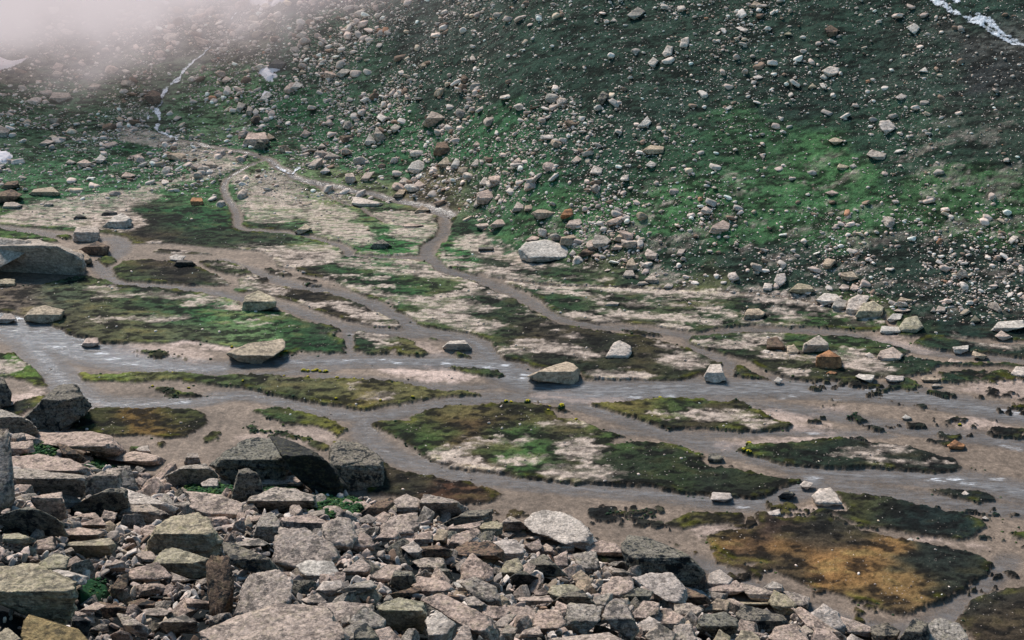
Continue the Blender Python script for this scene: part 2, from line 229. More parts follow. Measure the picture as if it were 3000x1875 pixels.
SAND = [
 (P('L5', -60,430, 100,330, 300,290, 600,230, 1000,180, 1400,200, 1450,245, 1150,320, 1250,420, 1270,520, 1100,545, 880,520, 600,500, 300,500, -60,480), None, .72),
 (P('U0', 850,900, 1100,930, 1300,1000, 1600,1080, 1750,1180, 1560,1240, 1300,1300, 900,1400, 1000,1330, 1400,1220, 1300,1150, 1200,1050, 850,1000), None, .8),
 (P('C5', 550,480, 750,440, 1000,520, 1100,600, 1000,650, 700,590), None, .75), (P('C5', 0,190, 500,220, 1000,330, 1050,450, 600,430, 0,330), None, .65), (P('C5', 550,190, 900,170, 1000,240, 1300,320, 1200,340, 900,280, 700,260), None, .5),  # bare pale sand or pebbles on land: (polygon or line, width px or None, strength)
 (P('L9', -200,480, 110,480, 220,520, 235,570, 150,620, -200,630), None, .8),
 (P('B1', 590,190, 700,160, 870,135, 930,200, 1000,250, 1090,315, 1000,327, 850,305, 700,255), None, 1),
 (P('B1', 1020,110, 1130,75, 1300,100, 1430,80, 1420,110, 1250,140, 1100,135), None, .8),
 (P('B1', 1120,235, 1250,210, 1400,235, 1350,265, 1150,275), None, .75),
 (P('B1', 1530,150, 1640,75, 1750,80, 1800,120, 1870,150, 1830,230, 1700,255, 1560,180), None, .9),
 (P('B1', 1400,335, 1500,290, 1900,295, 1960,340, 1850,375, 1500,385), None, .5),
 (P('R9', 1480,945, 1650,925, 1800,960, 1950,905, 2150,930, 2419,960, 2419,1045, 2200,1010, 2000,1025, 1850,990, 1600,990), None, .85),
 (P('E8', 0,1300, 120,1330, 190,1360, 100,1385, 0,1390), None, .8),
 (P('B2', 1350,150, 1450,135, 1580,145, 1600,190, 1500,215, 1380,190), None, .6), (P('B2', 1080,210, 1250,180, 1500,230, 1800,250, 1900,265, 1700,275, 1350,270), None, .75),
 (P('C9', 1120,235, 1300,245, 1400,300, 1330,350, 1190,350, 1130,290), None, .9),
 (P('C5', 20,360, 300,335, 540,400, 450,450, 200,485, 50,450), None, .6),
 (P('C5', 600,420, 750,350, 900,440, 1100,480, 1180,560, 1230,640, 1100,690, 1000,660, 800,600, 600,520), None, .75),
 (P('C5', 1230,380, 1400,365, 1700,390, 1750,480, 1740,560, 1600,640, 1400,610, 1300,500), None, .7),
 (P('C5', -90,0, 430,20, 520,110, 600,240, 500,380, 100,360, -30,200), None, .85),
 (P('C5', 1870,700, 1930,620, 2050,560, 2200,560, 2330,610, 2380,680, 2419,740) + P('R5', 150,650, 260,680, 350,740, 450,800, 600,840, 800,855, 1000,870, 1130,890, 1000,892, 700,870, 520,865, 500,905, 350,860, 200,800, 0,750), None, .85),
 (P('C5', -150,700, 100,690, 300,680, 600,660, 800,680, 950,720, 860,830, 500,850, 350,860, 300,790, 0,770), None, .8),
 (P('C5', 350,850, 500,820, 750,810, 900,815, 740,850, 400,870), None, 1),
 (P('R5', 200,985, 500,1030, 800,1045, 1200,1060, 1500,1085, 2000,1125, 2500,1175), 11, .95),
 (P('E8', 0,240, 300,290, 600,330, 900,395, 1180,440), 11, .9),
 (P('R5', 600,1085, 850,1100, 1100,1140), 9, .8), (P('R5', 780,1290, 950,1290, 1150,1340), 13, .85), (P('R5', 1100,1250, 1400,1290, 1750,1320, 2100,1350), 12, .85),
 (P('R5', 1650,1385, 1800,1390), 9, .8), (P('R5', 2000,1230, 2200,1270, 2250,1330, 2419,1350), 9, .8), (P('R5', 0,760, 300,790, 560,870), 8, .6),
 (P('R5', 1350,1200, 1600,1205, 1800,1210), 5, .6), (P('R5', 1480,960, 1900,1080), 5, .4),
 (P('R9', 450,350, 700,370, 930,430), 22, .8), (P('R9', 1600,345, 1850,395, 2000,440, 2030,510, 1900,560, 1720,560, 1560,490, 1450,450, 1700,440, 1780,430), None, .85),
 (P('R9', 1100,628, 1440,628), 11, .95), (P('R9', 250,395, 360,410), 12, .6), (P('R9', 700,215, 830,250), 7, .6),
 (P('C5', 1000,1045, 1300,1110, 1700,1180, 2200,1230), 15, .6), (P('C5', 1250,905, 1700,930, 2100,990), 8, .6), (P('C5', 1550,1290, 1800,1240), 14, .8),
 (P('C5', 1650,1300, 1900,1320, 2150,1410), 28, .75), (P('C5', 1900,1105, 2250,1110), 8, .7), (P('C5', 950,840, 1200,870, 1600,900), 9, .6), (P('C5', 1700,900, 1900,920), 10, .7), (P('C5', 1350,1140, 1700,1150, 2050,1180), 9, .5),
 (P('C5', 1130,800, 1500,820, 1750,900, 2000,930), 9, .6), (P('C5', 1850,820, 2100,850, 2419,930), 12, .7),
 (P('C5', 640,1205, 850,1165, 960,1250, 1100,1290, 1310,1312), 10, 1), (P('C5', 850,1180, 950,1180), 6, 1), (P('C5', 1200,1365, 1440,1370), 14, .85), (P('C5', 1280,1370, 1100,1340), 9, .6),
 (P('C5', -60,990, 150,1040, 330,1100), 13, .6), (P('L5', 1700,1180, 1900,1130), 8, .7), (P('L5', 1350,1100, 1600,1140, 1850,1100), 8, .45), (P('L5', 900,1120, 1100,1110), 6, .5), (P('L5', 800,1060, 1000,1070), 7, .5),
 (P('L5', 900,1325, 1100,1325, 1450,1320, 1600,1310), 6, .6), (P('L5', 2070,1220, 2130,1240), 12, .8),
 (P('L5', 1350,650, 1600,690, 1850,720), 5, .8), (P('L5', 1150,710, 1400,760, 1800,770, 1950,790), 8, .8),
 (P('E8', 20,590, 160,600), 22, .8), (P('E8', 200,735, 350,740, 560,770), 14, .85), (P('E8', 790,760, 950,740, 1050,790), 20, .8), (P('E8', 850,810, 1000,850, 1120,860), 10, .8), (P('E8', 340,890, 430,890), 7, .8),
 (P('E8', 0,470, 500,480), 5, .7), (P('E8', 230,350, 420,430), 8, .7), (P('E8', 1850,600, 2100,650, 2300,660), 9, .7),
 (P('R9', 1950,325, 2150,330, 2419,350), 12, .85), (P('R9', 550,1050, 850,1045), 7, .8), (P('R9', 0,1200, 200,1210, 430,1180), 9, .8), (P('R9', 1850,1300, 1700,1300), 3, .2),
 (P('C9', 1040,690, 1000,730), 6, .7), (P('C9', 1170,790, 1270,800), 5, .5),
]
BARS = [  # pale dry gravel or sand lying in the river bed
 (P('C9', 1250,550, 1400,530, 1700,522, 1850,525, 2000,580, 2100,615, 1950,655, 1750,650, 1550,620, 1350,590), None, 1),
 (P('L9', 1540,322, 1620,300, 1830,325, 2050,362), 10, 1), (P('R9', 600,770, 900,800, 1200,830), 14, .8), (P('C9', 1200,360, 1600,330, 1750,400), 5, .4),
 (P('E8', 1700,1010, 2000,965, 2419,930, 2900,900, 2900,1150, 2419,1130, 2250,1110, 2000,1060), None, .5),
 (P('E8', 1800,1310, 2050,1290, 2200,1350, 1900,1365), None, .7), (P('E8', 0,1180, 250,1190, 480,1230, 500,1300, 300,1330, 100,1230), None, .6), (P('E8', 300,1360, 700,1390), 10, .6),
 (P('L9', 80,920, 190,800, 270,770, 330,765), 18, .8), (P('L9', 560,1060, 700,960, 800,890), 15, .8), (P('L9', 100,800, 330,770), 12, .5),
 (P('L9', 1090,380, 1500,390, 1750,440), 20, .5), (P('E8', 560,1190, 750,1190), 12, .4), (P('E8', 1250,560, 1600,570), 8, .5), (P('E8', 1150,590, 1500,670), 12, .5),
 (P('B2', 300,130, 1000,75, 1200,90), 8, .6), (P('B2', 120,725, 450,730), 8, .6), (P('B2', 1650,790, 2050,830), 12, .5), (P('B2', 700,640, 1100,560), 12, .5),
 (P('C9', 200,1150, 800,1120), 25, .35),
]
FLOW = [  # running water: points, widths m
 (P('S', -200,925, 0,940, 60,950, 150,985, 250,1022, 330,1045, 450,1066, 560,1078, 650,1076, 760,1058, 950,1058, 1100,1055, 1250,1058, 1400,1060, 1480,1078, 1530,1112, 1650,1140, 1800,1145, 2000,1138, 2200,1132, 2400,1135, 2600,1150, 2750,1170, 2900,1200, 3000,1218, 3300,1260), [8, 9, 7, 4.5, 4.2, 4.2, 6.0, 6.5, 6.0, 5.8, 5, 5]),
 (P('S', 60,960, 120,1040, 180,1110, 230,1160, 300,1182, 450,1182, 600,1172, 700,1150, 820,1170, 950,1205, 1080,1222, 1180,1205, 1300,1180, 1420,1162, 1540,1160, 1650,1165), [5, 4, 4, 3.2, 3, 3, 3, 3]),
 (P('S', 980,1080, 900,1086, 700,1098, 600,1092), [1.5, 2, 2, 1]), (P('S', 940,1100, 1150,1118, 1300,1135, 1450,1130), [1.8, 2.2, 1.8]),
 (P('S', 1080,1222, 1060,1270, 1120,1320, 1200,1352, 1300,1380, 1450,1402, 1600,1420, 1800,1436, 2000,1450, 2130,1470, 2250,1465, 2330,1430, 2390,1405), [3, 3, 3, 3.2, 3.5, 4]),
 (P('S', 1600,1160, 1780,1205, 1900,1250, 2020,1290, 2200,1330, 2400,1385, 2600,1390, 2800,1400, 2900,1420, 3100,1460), [3, 3.2, 3.2, 4, 5]),
 (P('S', 1900,1160, 2200,1180, 2350,1200, 2500,1225, 2650,1255, 2800,1270, 3000,1300), [2, 3, 3, 3, 3.5]),
 (P('S', 1800,1262, 2000,1275, 2300,1265, 2600,1270), [1.5, 2]), (P('S', 2390,1410, 2600,1440, 2800,1475, 3050,1500), [3, 3]),
 (P('S', 2040,1640, 2150,1695, 2300,1755, 2450,1815, 2560,1845, 2700,1850, 2790,1790, 2900,1700, 2960,1640), [1.8, 2.2, 2.5, 2]),
 (P('L5', -300,480, 0,500, 300,540, 600,590, 900,600, 1040,600, 1100,680, 1000,760, 870,830, 940,900, 1010,970, 1100,1005, 1500,1020, 1850,1065, 2100,1130) + P('C5', 330,1175, 500,1230, 700,1310, 900,1370, 1050,1400, 1300,1420, 1600,1450), [2, 2.4, 3, 2.6, 2, 2, 2.3, 2.6]),
 (P('L5', 1960,790, 2100,830, 2300,900) + P('C5', 250,930, 450,1010, 700,1045, 1000,1115, 1200,1190, 1350,1270, 1500,1360, 1700,1430, 2000,1480, 2100,1510) + P('C9', 2200,400, 2250,450), [1.6, 2.2, 2.6, 3, 3.4, 4]),
 (P('C9', 970,180, 975,330, 990,440), [1.7, 1.8]),
 (P('C5', 1860,400, 1820,470, 1830,560, 1700,620, 1640,690, 1700,790, 1800,860, 1950,910, 2150,975, 2350,1040) + P('R5', 350,1100, 520,1190, 650,1270, 850,1345, 1100,1385, 1400,1400, 1700,1430, 1900,1470) + P('R9', 1950,380, 2200,460, 2300,600), [1.6, 2.2, 3, 2.5, 2.2, 2.0, 2.2]),
 (P('R5', 1900,1470, 2150,1440, 2300,1400, 2419,1395) + P('E8', 0,500, 500,505, 800,535, 1100,595, 1350,665, 1550,700, 1850,730, 2200,750, 2500,780), [1.8, 2, 2, 2.2]),
]
FOAM = P('L9', 900,400, 1000,450, 1150,500, 340,210, 180,90, 520,340, 1640,830, 2300,640) + P('C9', 1400,485, 1290,455, 1850,490, 2360,505, 970,460, 1000,230) + P('R9', 430,590, 400,620, 100,520, 1730,780, 570,825, 1400,790) + \
       P('E8', 370,1080, 270,1105, 1090,1025, 1460,1015, 1640,1050, 1755,1100, 2270,1205, 2330,1230, 770,1120, 560,1410) + P('B2', 920,355, 1920,365, 2010,397, 2230,365, 2300,130, 2360,150, 430,560, 1800,370)
FX, FY = flat([p[0] for p in FOAM], [p[1] for p in FOAM])
SNOW = [('snow patch at the far left edge below the fog', P('S', -200,165, 0,168, 38,180, 90,167, 60,185, 30,198, 0,204, -200,215)),
        ('dirty snow patch on the left edge beside the green slope', P('S', -120,445, 0,444, 25,448, 38,462, 20,478, 0,482, -120,490)),
        ('melting snow strips among rocks above the small gully', P('S', 755,198, 800,200, 828,203, 800,215, 812,222, 795,232, 800,238, 780,238, 772,228, 758,218)),
        ('small snow remnant below the melting snow strips', P('S', 762,290, 775,268, 790,272, 788,285, 765,293)),
        ('thin snow streak under the fog at top left', P('S', 440,-10, 500,10, 490,14, 455,5, 430,-5)),
        ('snow field fading into the fog at top centre', P('S', 700,-20, 880,-20, 830,5, 790,25, 760,30, 770,15, 720,5))]

def rbf(px, py, anch, rad):
    w0 = 1e-6; v = 0
    for a in anch:
        w = np.exp(-(((px - a[0]) / rad) ** 2 + ((py - a[1]) / (rad * .7)) ** 2)) + 1e-9
        v = v + w[..., None] * np.array(a[2]); w0 = w0 + w
    return v / w0[..., None]
def lin(c):
    c = np.asarray(c, float) / 255.0
    return np.where(c <= .04045, c / 12.92, ((c + .055) / 1.055) ** 2.4)
# vegetation tints over the valley and slopes (picture position -> hue of the turf there, with the upper right slope's shade painted in)
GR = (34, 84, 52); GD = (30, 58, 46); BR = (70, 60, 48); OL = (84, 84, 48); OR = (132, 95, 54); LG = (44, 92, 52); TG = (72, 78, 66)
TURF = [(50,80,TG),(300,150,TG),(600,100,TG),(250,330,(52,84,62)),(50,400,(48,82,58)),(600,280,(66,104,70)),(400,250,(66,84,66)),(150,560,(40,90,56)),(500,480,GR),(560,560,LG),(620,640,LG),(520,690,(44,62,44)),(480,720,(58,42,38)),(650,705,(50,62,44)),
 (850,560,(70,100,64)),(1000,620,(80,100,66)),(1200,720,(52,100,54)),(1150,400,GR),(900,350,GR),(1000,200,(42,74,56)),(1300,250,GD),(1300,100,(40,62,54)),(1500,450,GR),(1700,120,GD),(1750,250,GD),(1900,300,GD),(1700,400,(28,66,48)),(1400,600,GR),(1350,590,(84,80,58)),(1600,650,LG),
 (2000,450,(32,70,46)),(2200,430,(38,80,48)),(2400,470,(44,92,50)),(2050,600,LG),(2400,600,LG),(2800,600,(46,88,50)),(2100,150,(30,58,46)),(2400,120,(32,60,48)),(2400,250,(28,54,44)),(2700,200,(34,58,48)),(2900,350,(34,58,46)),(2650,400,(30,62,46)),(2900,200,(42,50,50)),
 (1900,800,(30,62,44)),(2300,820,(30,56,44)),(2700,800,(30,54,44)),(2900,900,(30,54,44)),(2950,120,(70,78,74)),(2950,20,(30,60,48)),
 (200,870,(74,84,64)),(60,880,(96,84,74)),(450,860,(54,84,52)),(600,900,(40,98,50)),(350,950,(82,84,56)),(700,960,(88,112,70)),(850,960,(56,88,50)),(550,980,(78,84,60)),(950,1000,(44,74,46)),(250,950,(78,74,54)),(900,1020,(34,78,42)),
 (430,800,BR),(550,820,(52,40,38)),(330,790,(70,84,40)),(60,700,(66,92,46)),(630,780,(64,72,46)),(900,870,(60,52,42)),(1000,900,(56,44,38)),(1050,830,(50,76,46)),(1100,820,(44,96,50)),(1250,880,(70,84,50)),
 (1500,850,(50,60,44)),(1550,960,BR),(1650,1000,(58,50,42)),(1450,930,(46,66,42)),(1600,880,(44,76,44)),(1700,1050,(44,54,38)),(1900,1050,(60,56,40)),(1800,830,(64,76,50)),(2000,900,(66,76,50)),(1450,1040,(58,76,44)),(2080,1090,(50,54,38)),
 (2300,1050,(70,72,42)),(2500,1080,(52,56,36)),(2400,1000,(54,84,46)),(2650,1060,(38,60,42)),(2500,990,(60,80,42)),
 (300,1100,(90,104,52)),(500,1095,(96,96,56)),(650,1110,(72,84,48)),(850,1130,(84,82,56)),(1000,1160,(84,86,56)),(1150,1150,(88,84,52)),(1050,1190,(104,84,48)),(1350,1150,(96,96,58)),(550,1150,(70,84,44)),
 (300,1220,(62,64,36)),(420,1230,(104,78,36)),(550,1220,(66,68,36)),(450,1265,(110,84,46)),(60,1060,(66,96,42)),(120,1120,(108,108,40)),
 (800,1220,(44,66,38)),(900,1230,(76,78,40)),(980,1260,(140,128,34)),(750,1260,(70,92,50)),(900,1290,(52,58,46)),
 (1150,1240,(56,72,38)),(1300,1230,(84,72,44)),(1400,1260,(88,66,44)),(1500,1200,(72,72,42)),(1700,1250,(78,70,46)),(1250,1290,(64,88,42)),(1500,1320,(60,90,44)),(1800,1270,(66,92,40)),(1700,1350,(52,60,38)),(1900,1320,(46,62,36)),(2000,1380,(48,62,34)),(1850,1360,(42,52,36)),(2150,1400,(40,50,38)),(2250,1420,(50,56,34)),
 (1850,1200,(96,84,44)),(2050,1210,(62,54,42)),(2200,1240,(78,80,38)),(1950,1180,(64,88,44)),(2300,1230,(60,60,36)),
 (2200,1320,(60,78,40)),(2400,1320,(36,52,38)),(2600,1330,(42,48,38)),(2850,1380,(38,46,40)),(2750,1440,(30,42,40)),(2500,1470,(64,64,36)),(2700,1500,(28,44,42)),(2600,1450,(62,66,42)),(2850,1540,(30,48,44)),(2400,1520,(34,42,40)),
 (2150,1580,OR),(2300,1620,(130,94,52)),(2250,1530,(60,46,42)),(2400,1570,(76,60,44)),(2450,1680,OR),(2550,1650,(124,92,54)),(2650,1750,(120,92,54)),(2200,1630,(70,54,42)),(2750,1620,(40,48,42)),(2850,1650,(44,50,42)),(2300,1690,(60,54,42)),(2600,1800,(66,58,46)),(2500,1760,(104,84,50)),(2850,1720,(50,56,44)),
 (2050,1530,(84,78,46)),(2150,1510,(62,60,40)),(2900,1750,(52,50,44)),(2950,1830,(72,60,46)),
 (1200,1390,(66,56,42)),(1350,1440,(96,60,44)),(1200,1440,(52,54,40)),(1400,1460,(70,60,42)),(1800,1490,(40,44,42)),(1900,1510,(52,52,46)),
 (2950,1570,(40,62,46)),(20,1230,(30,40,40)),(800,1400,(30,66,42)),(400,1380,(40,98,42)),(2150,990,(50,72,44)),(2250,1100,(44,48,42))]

GRN = [(130,1315,60,22),(340,1360,70,16),(600,1430,60,14),(950,1480,40,30),(270,1720,45,30),(330,1345,60,12),(830,1420,60,30),(450,1360,40,10),(1030,1480,30,25),(620,1440,60,10)]
CASL = [(P('U0', 1500,330, 1430,400, 1380,430, 1330,480, 1290,520, 1260,580, 1200,610, 1150,670, 1150,720, 1140,750, 1100,780, 1130,820, 1130,860, 1110,890, 1100,925, 1170,955, 1250,990), [0.35, 0.63, 0.91, 1.12, 0.98, 0.84, 1.05, 0.91, 0.84, 0.70, 0.63]),
        (P('U0', 1100,780, 1050,830, 1060,870), [0.42, 0.35]), (P('U0', 1560,270, 1550,300), [0.35, 0.35]), (P('U0', 1680,90, 1640,140, 1620,190), [0.56, 0.35]), (P('U0', 1920,1130, 1940,1160, 1990,1200, 2060,1240, 2110,1200), [0.84, 0.70]), (P('U0', 1840,860, 1790,900, 1720,950), [0.35, 0.21])]
CASR = [(P('U2', 1720,-40, 1790,10, 1850,50, 1950,100, 2050,150, 2150,210, 2250,270, 2330,300, 2500,350), [0.60, 0.71, 0.91, 0.81, 1.01]), (P('U2', 1860,-30, 1950,20, 2010,60), [0.50, 0.66]), (P('U2', 2080,105, 2130,130, 2200,190, 2270,240, 2350,290, 2440,330), [0.50, 1.01, 1.11, 0.91, 0.71])]
FOG_A, FOG_B, FOG_D = .6, 4.9, .24
# ------------------------------------------------------------------ ground sheet
rows = np.concatenate([np.linspace(-25, 4, 20), np.arange(4.5, 58, .35), np.arange(58, 100, .10), np.arange(100, 135, .15), np.arange(135, 165, .2), np.arange(165, 262, .22), np.linspace(263, 420, 60)])
cols = np.concatenate([np.linspace(-1.1, -.475, 60)[:-1], np.linspace(-.475, .475, 1130), np.linspace(.475, 1.1, 60)[1:]])
NR, NC = len(rows), len(cols)
GY = np.repeat(rows[:, None], NC, 1); GX = cols[None, :] * np.maximum(GY, 18)
x = GX.ravel(); y = GY.ravel()
z, dfoot, etal = zbase(x, y)
hill = sstep(-1, 3, dfoot); tal = sstep(0.2, 1.2, etal)
ppx, ppy, pdep = proj(x, y, z)
nb = fbm(x / 1.6, y / 1.6, 4, 31); nf = fbm(x / .45, y / .45, 3, 44); nl = fbm(x / 7, y / 7, 4, 55); nm = fbm(x / 3.0, y / 3.0, 4, 57)
land = np.full(x.shape, -2.0); isl = np.full(x.shape, -1, int); dens = np.ones(x.shape)
val = (y > 55) & (y < 270) & (np.abs(x) < 130)
vi = np.where(val)[0]; vx, vy = x[vi], y[vi]
vl = np.full(vx.shape, -2.0); visl = np.full(vx.shape, -1); vden = np.ones(vx.shape)
up = poly_sd(vx, vy, UPLAND); vl = np.maximum(vl, up)
for k, (lab, pts, dn) in enumerate(ISL):
    s = poly_sd(vx, vy, pts); m = s > vl
    vl = np.where(m, s, vl); visl[m & (s > -.6)] = k; vden[m] = dn
visl[up > -.2] = -1
qx, qy, _ = proj(vx, vy, np.zeros_like(vx))
z2 = np.clip(sstep(1350, 1500, qx) * sstep(1440, 1500, qy) + sstep(2250, 2450, qx) * sstep(1060, 1090, qy) * sstep(1330, 1290, qy) + .8 * sstep(500, 620, qx) * sstep(1150, 1050, qx) * sstep(1265, 1300, qy), 0, 1)
mo = (fbm(vx / 2.6, vy / 1.7, 4, 401) + .35 * fbm(vx / .6, vy / .45, 3, 411) - .20) * 2.2 - 1.6 * (1 - z2)
m = (mo > vl) & (vl < .1); vl = np.where(m, np.minimum(mo, .6), vl); visl[m] = -1
chd = np.full(vx.shape, -2.0)
for pts, w, oh in CHAN: chd = np.maximum(chd, line_sd(vx, vy, pts, w, 2.0, oh))
vl = np.minimum(vl, -chd)
flow = np.full(vx.shape, -2.0)
for pts, w in FLOW: flow = np.maximum(flow, line_sd(vx, vy, pts, w))
def pxw(pts):  # a picture width in px (vertical) -> metres on the flat, for streaks
    return None
sand = np.zeros(vx.shape); bars = np.zeros(vx.shape)
pn = nm[vi]; pf = nf[vi]; pb = nb[vi]; pst = fbm((vx + .25 * vy) / 3.2, (vy - .12 * vx) / 1.5, 4, 161)
for lst, tgt in ((SAND, sand), (BARS, bars)):
    for pts, w, st in lst:
        if w is None: s = poly_sd(vx, vy, pts, 3.0)
        else:
            mx, my = np.mean([p[0] for p in pts]), np.mean([p[1] for p in pts])
            y0 = flat(mx, my - w * .5)[1]; y1 = flat(mx, my + w * .5)[1]
            s = line_sd(vx, vy, pts, float(abs(y0 - y1)) * 1.15, 3.0, my < 820)
        v = st * sstep(-.7, .7, s + 1.3 * pst + .7 * pf - (.15 if w is None else -.25))
        np.maximum(tgt, v, out=tgt)
vpx, vpy, _ = proj(vx, vy, np.zeros_like(vx))
zone = sstep(560, 760, vpx) * sstep(1010, 900, vpy) * sstep(700, 760, vpy) * (.35 + .65 * sstep(1900, 1300, vpx))
sand = np.maximum(sand, .8 * zone * sstep(.08, .42, pst + .35 * pf))
edge = vl + .34 * pb + .24 * pf + .12 * fbm(vx / .25, vy / .25, 2, 181)
edge = edge - (1 - vden) * (1.3 + 2.6 * pb + 1.8 * pf)
land[vi] = edge; isl[vi] = visl
land[~val] = np.where(etal[~val] > 0, -2, 2)
L = sstep(0, .34, land) * (1 - tal); mtf = fbm(x / .22, y / .22, 2, 191)
Sd = np.zeros(x.shape); Sd[vi] = sand; Sd *= L
Bd = np.zeros(x.shape); Bd[vi] = bars; Bd *= (1 - L)
FL = np.full(x.shape, -2.0); FL[vi] = flow
CHV = np.full(x.shape, -2.0); CHV[vi] = chd
FL = np.maximum(FL, CHV)
hz = (1 - tal) * (1 - hill)
z = z + (1 - tal) * (L * .22 * (1 - .55 * hill) + L * .09 * nf * (1 - Sd) + L * .05 * mtf + L * .14 * nl * (1 - hill) - .06)
z = z + (1 - L) * (1 - tal) * (.035 * nb + .015 * nf - .10 * sstep(-.3, .6, FL) + .05 * Bd)
# --- colour of the ground
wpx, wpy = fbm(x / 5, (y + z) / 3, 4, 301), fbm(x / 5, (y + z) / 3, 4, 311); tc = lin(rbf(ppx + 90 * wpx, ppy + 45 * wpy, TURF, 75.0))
ysl = y + 1.5 * zbase(x, y)[0] * (1 - tal); mott = fbm(x / 2.2, ysl / 1.2, 4, 71); mot2 = fbm(x / .8, ysl / .55, 3, 83); big = fbm(x / 9, y / 5, 3, 91)
tc = tc * (1 + .55 * mott + .45 * mot2)[:, None]
yb = sstep(.1, .55, mott + .3 * big)[:, None] * (1 - hill)[:, None]; tc = tc * (1 - .45 * yb) + lin((98, 86, 50)) * .45 * yb * tc.mean(1, keepdims=True) / .07
dk = sstep(.0, .45, -mot2 - .8 * mott + .08)[:, None]; tc = tc * (1 - .62 * dk)
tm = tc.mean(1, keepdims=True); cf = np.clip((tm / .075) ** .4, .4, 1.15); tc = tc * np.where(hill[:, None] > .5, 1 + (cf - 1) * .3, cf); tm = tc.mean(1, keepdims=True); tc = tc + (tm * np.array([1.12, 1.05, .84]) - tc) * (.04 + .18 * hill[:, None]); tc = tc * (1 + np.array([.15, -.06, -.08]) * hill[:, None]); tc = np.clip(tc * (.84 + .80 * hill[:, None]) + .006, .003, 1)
gravel = lin((117, 102, 89)) * (1 + .30 * nb + .30 * nf + .22 * nl + .2 * fbm(x / 4, y / 1.6, 4, 211))[:, None]
wet = sstep(-.4, .9, FL)[:, None]; gravel = gravel * (1 - .28 * wet)
gravel = gravel * (1 - Bd[:, None]) + lin((182, 160, 148)) * (1 + .25 * nf + .12 * nb)[:, None] * Bd[:, None]
sandc = lin((190, 172, 158)) * (1 + .25 * nb + .28 * nf)[:, None]
fst = fbm((x + .3 * y) / 1.1, (y + 1.2 * z) / .5, 4, 171)
sp = (.18 + .66 * sstep(.30, 1.05, Sd + .85 * fst + .25 * nf))[:, None] * sstep(.02, .3, Sd)[:, None]
sandc = sandc * (1 + .08 * hill)[:, None]; col = tc * (1 - sp) + sandc * sp
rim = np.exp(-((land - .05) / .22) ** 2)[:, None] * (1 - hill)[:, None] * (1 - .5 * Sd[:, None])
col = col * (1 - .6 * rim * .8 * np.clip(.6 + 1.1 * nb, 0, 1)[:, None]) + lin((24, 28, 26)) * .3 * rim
yl = (np.exp(-((land - .55) / .3) ** 2) * sstep(0, .5, nb))[:, None] * (1 - hill)[:, None]; col = col + yl * np.array([.05, .05, .0])
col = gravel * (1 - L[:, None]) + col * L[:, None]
talc = lin((24, 28, 30)) * (1 + .5 * nb + .4 * nf)[:, None]  # scree ground painted near black as the shade in the crevices
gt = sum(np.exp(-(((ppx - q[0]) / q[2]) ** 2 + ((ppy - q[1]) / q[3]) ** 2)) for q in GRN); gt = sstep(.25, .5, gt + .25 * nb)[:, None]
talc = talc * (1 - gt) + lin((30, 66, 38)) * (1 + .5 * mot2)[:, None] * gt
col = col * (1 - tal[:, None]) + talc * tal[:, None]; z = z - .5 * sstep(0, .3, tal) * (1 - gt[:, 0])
# stony soil showing through the slopes
soil = (sstep(.1, .5, fbm(x / 4, ysl / 3.5, 4, 141) + .25) * hill)[:, None] * rbf(ppx, ppy, [(100,50,(.6,)),(600,80,(.7,)),(1000,60,(.4,)),(400,300,(.5,)),(800,340,(.7,)),(850,250,(.5,)),(500,400,(.8,)),(700,520,(.7,)),(1500,80,(.3,)),(1300,400,(.1,)),(1700,200,(.08,)),(2400,300,(.06,)),(2100,120,(.1,)),(2500,100,(.12,)),(2400,450,(0,)),(2000,600,(0,)),(2800,80,(.4,)),(2950,200,(.35,)),(2700,600,(.05,)),(2600,800,(.12,)),(600,600,(0,)),(300,560,(.15,)),(200,620,(.5,)),(1300,600,(.3,))], 160.)
col = col * (1 - soil * .38) + lin((84, 84, 74)) * (1 + .3 * nf)[:, None] * soil * .38
col = np.clip(col, .003, .9)

# ---- classes -> separate objects cut from one sheet
cls = np.zeros(x.shape, int)                    # 0 riverbed
cls[(L > .5)] = 1                               # valley turf (meadow)
cls[(L > .5) & (dfoot > 1.0)] = 2               # hillside
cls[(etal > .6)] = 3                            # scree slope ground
ism = (L > .5) & (isl >= 0) & (dfoot <= 1.0) & (etal <= .6); cls[ism] = 10 + isl[ism]
for k, (lab, pts) in enumerate(SNOW):
    gx, gy, _ = hit([p[0] for p in pts], [p[1] for p in pts])
    s = poly_sd_w(x, y, gx, gy, 2.0) + .25 * nb
    m = s > 0; cls[m] = 100 + k; z = z + .35 * sstep(0, .5, s); col[m] = lin((232, 222, 220)) * (1 + .06 * nf[m])[:, None]
verts = np.stack([x, y, z], 1)
ii = (np.arange(NR - 1)[:, None] * NC + np.arange(NC - 1)[None, :]).ravel()
quads = np.stack([ii, ii + 1, ii + NC + 1, ii + NC], 1)
fc = cls[quads]; fcls = np.where(fc[:, 0] == fc[:, 2], fc[:, 0], np.where(fc[:, 1] == fc[:, 3], fc[:, 1], fc[:, 0]))

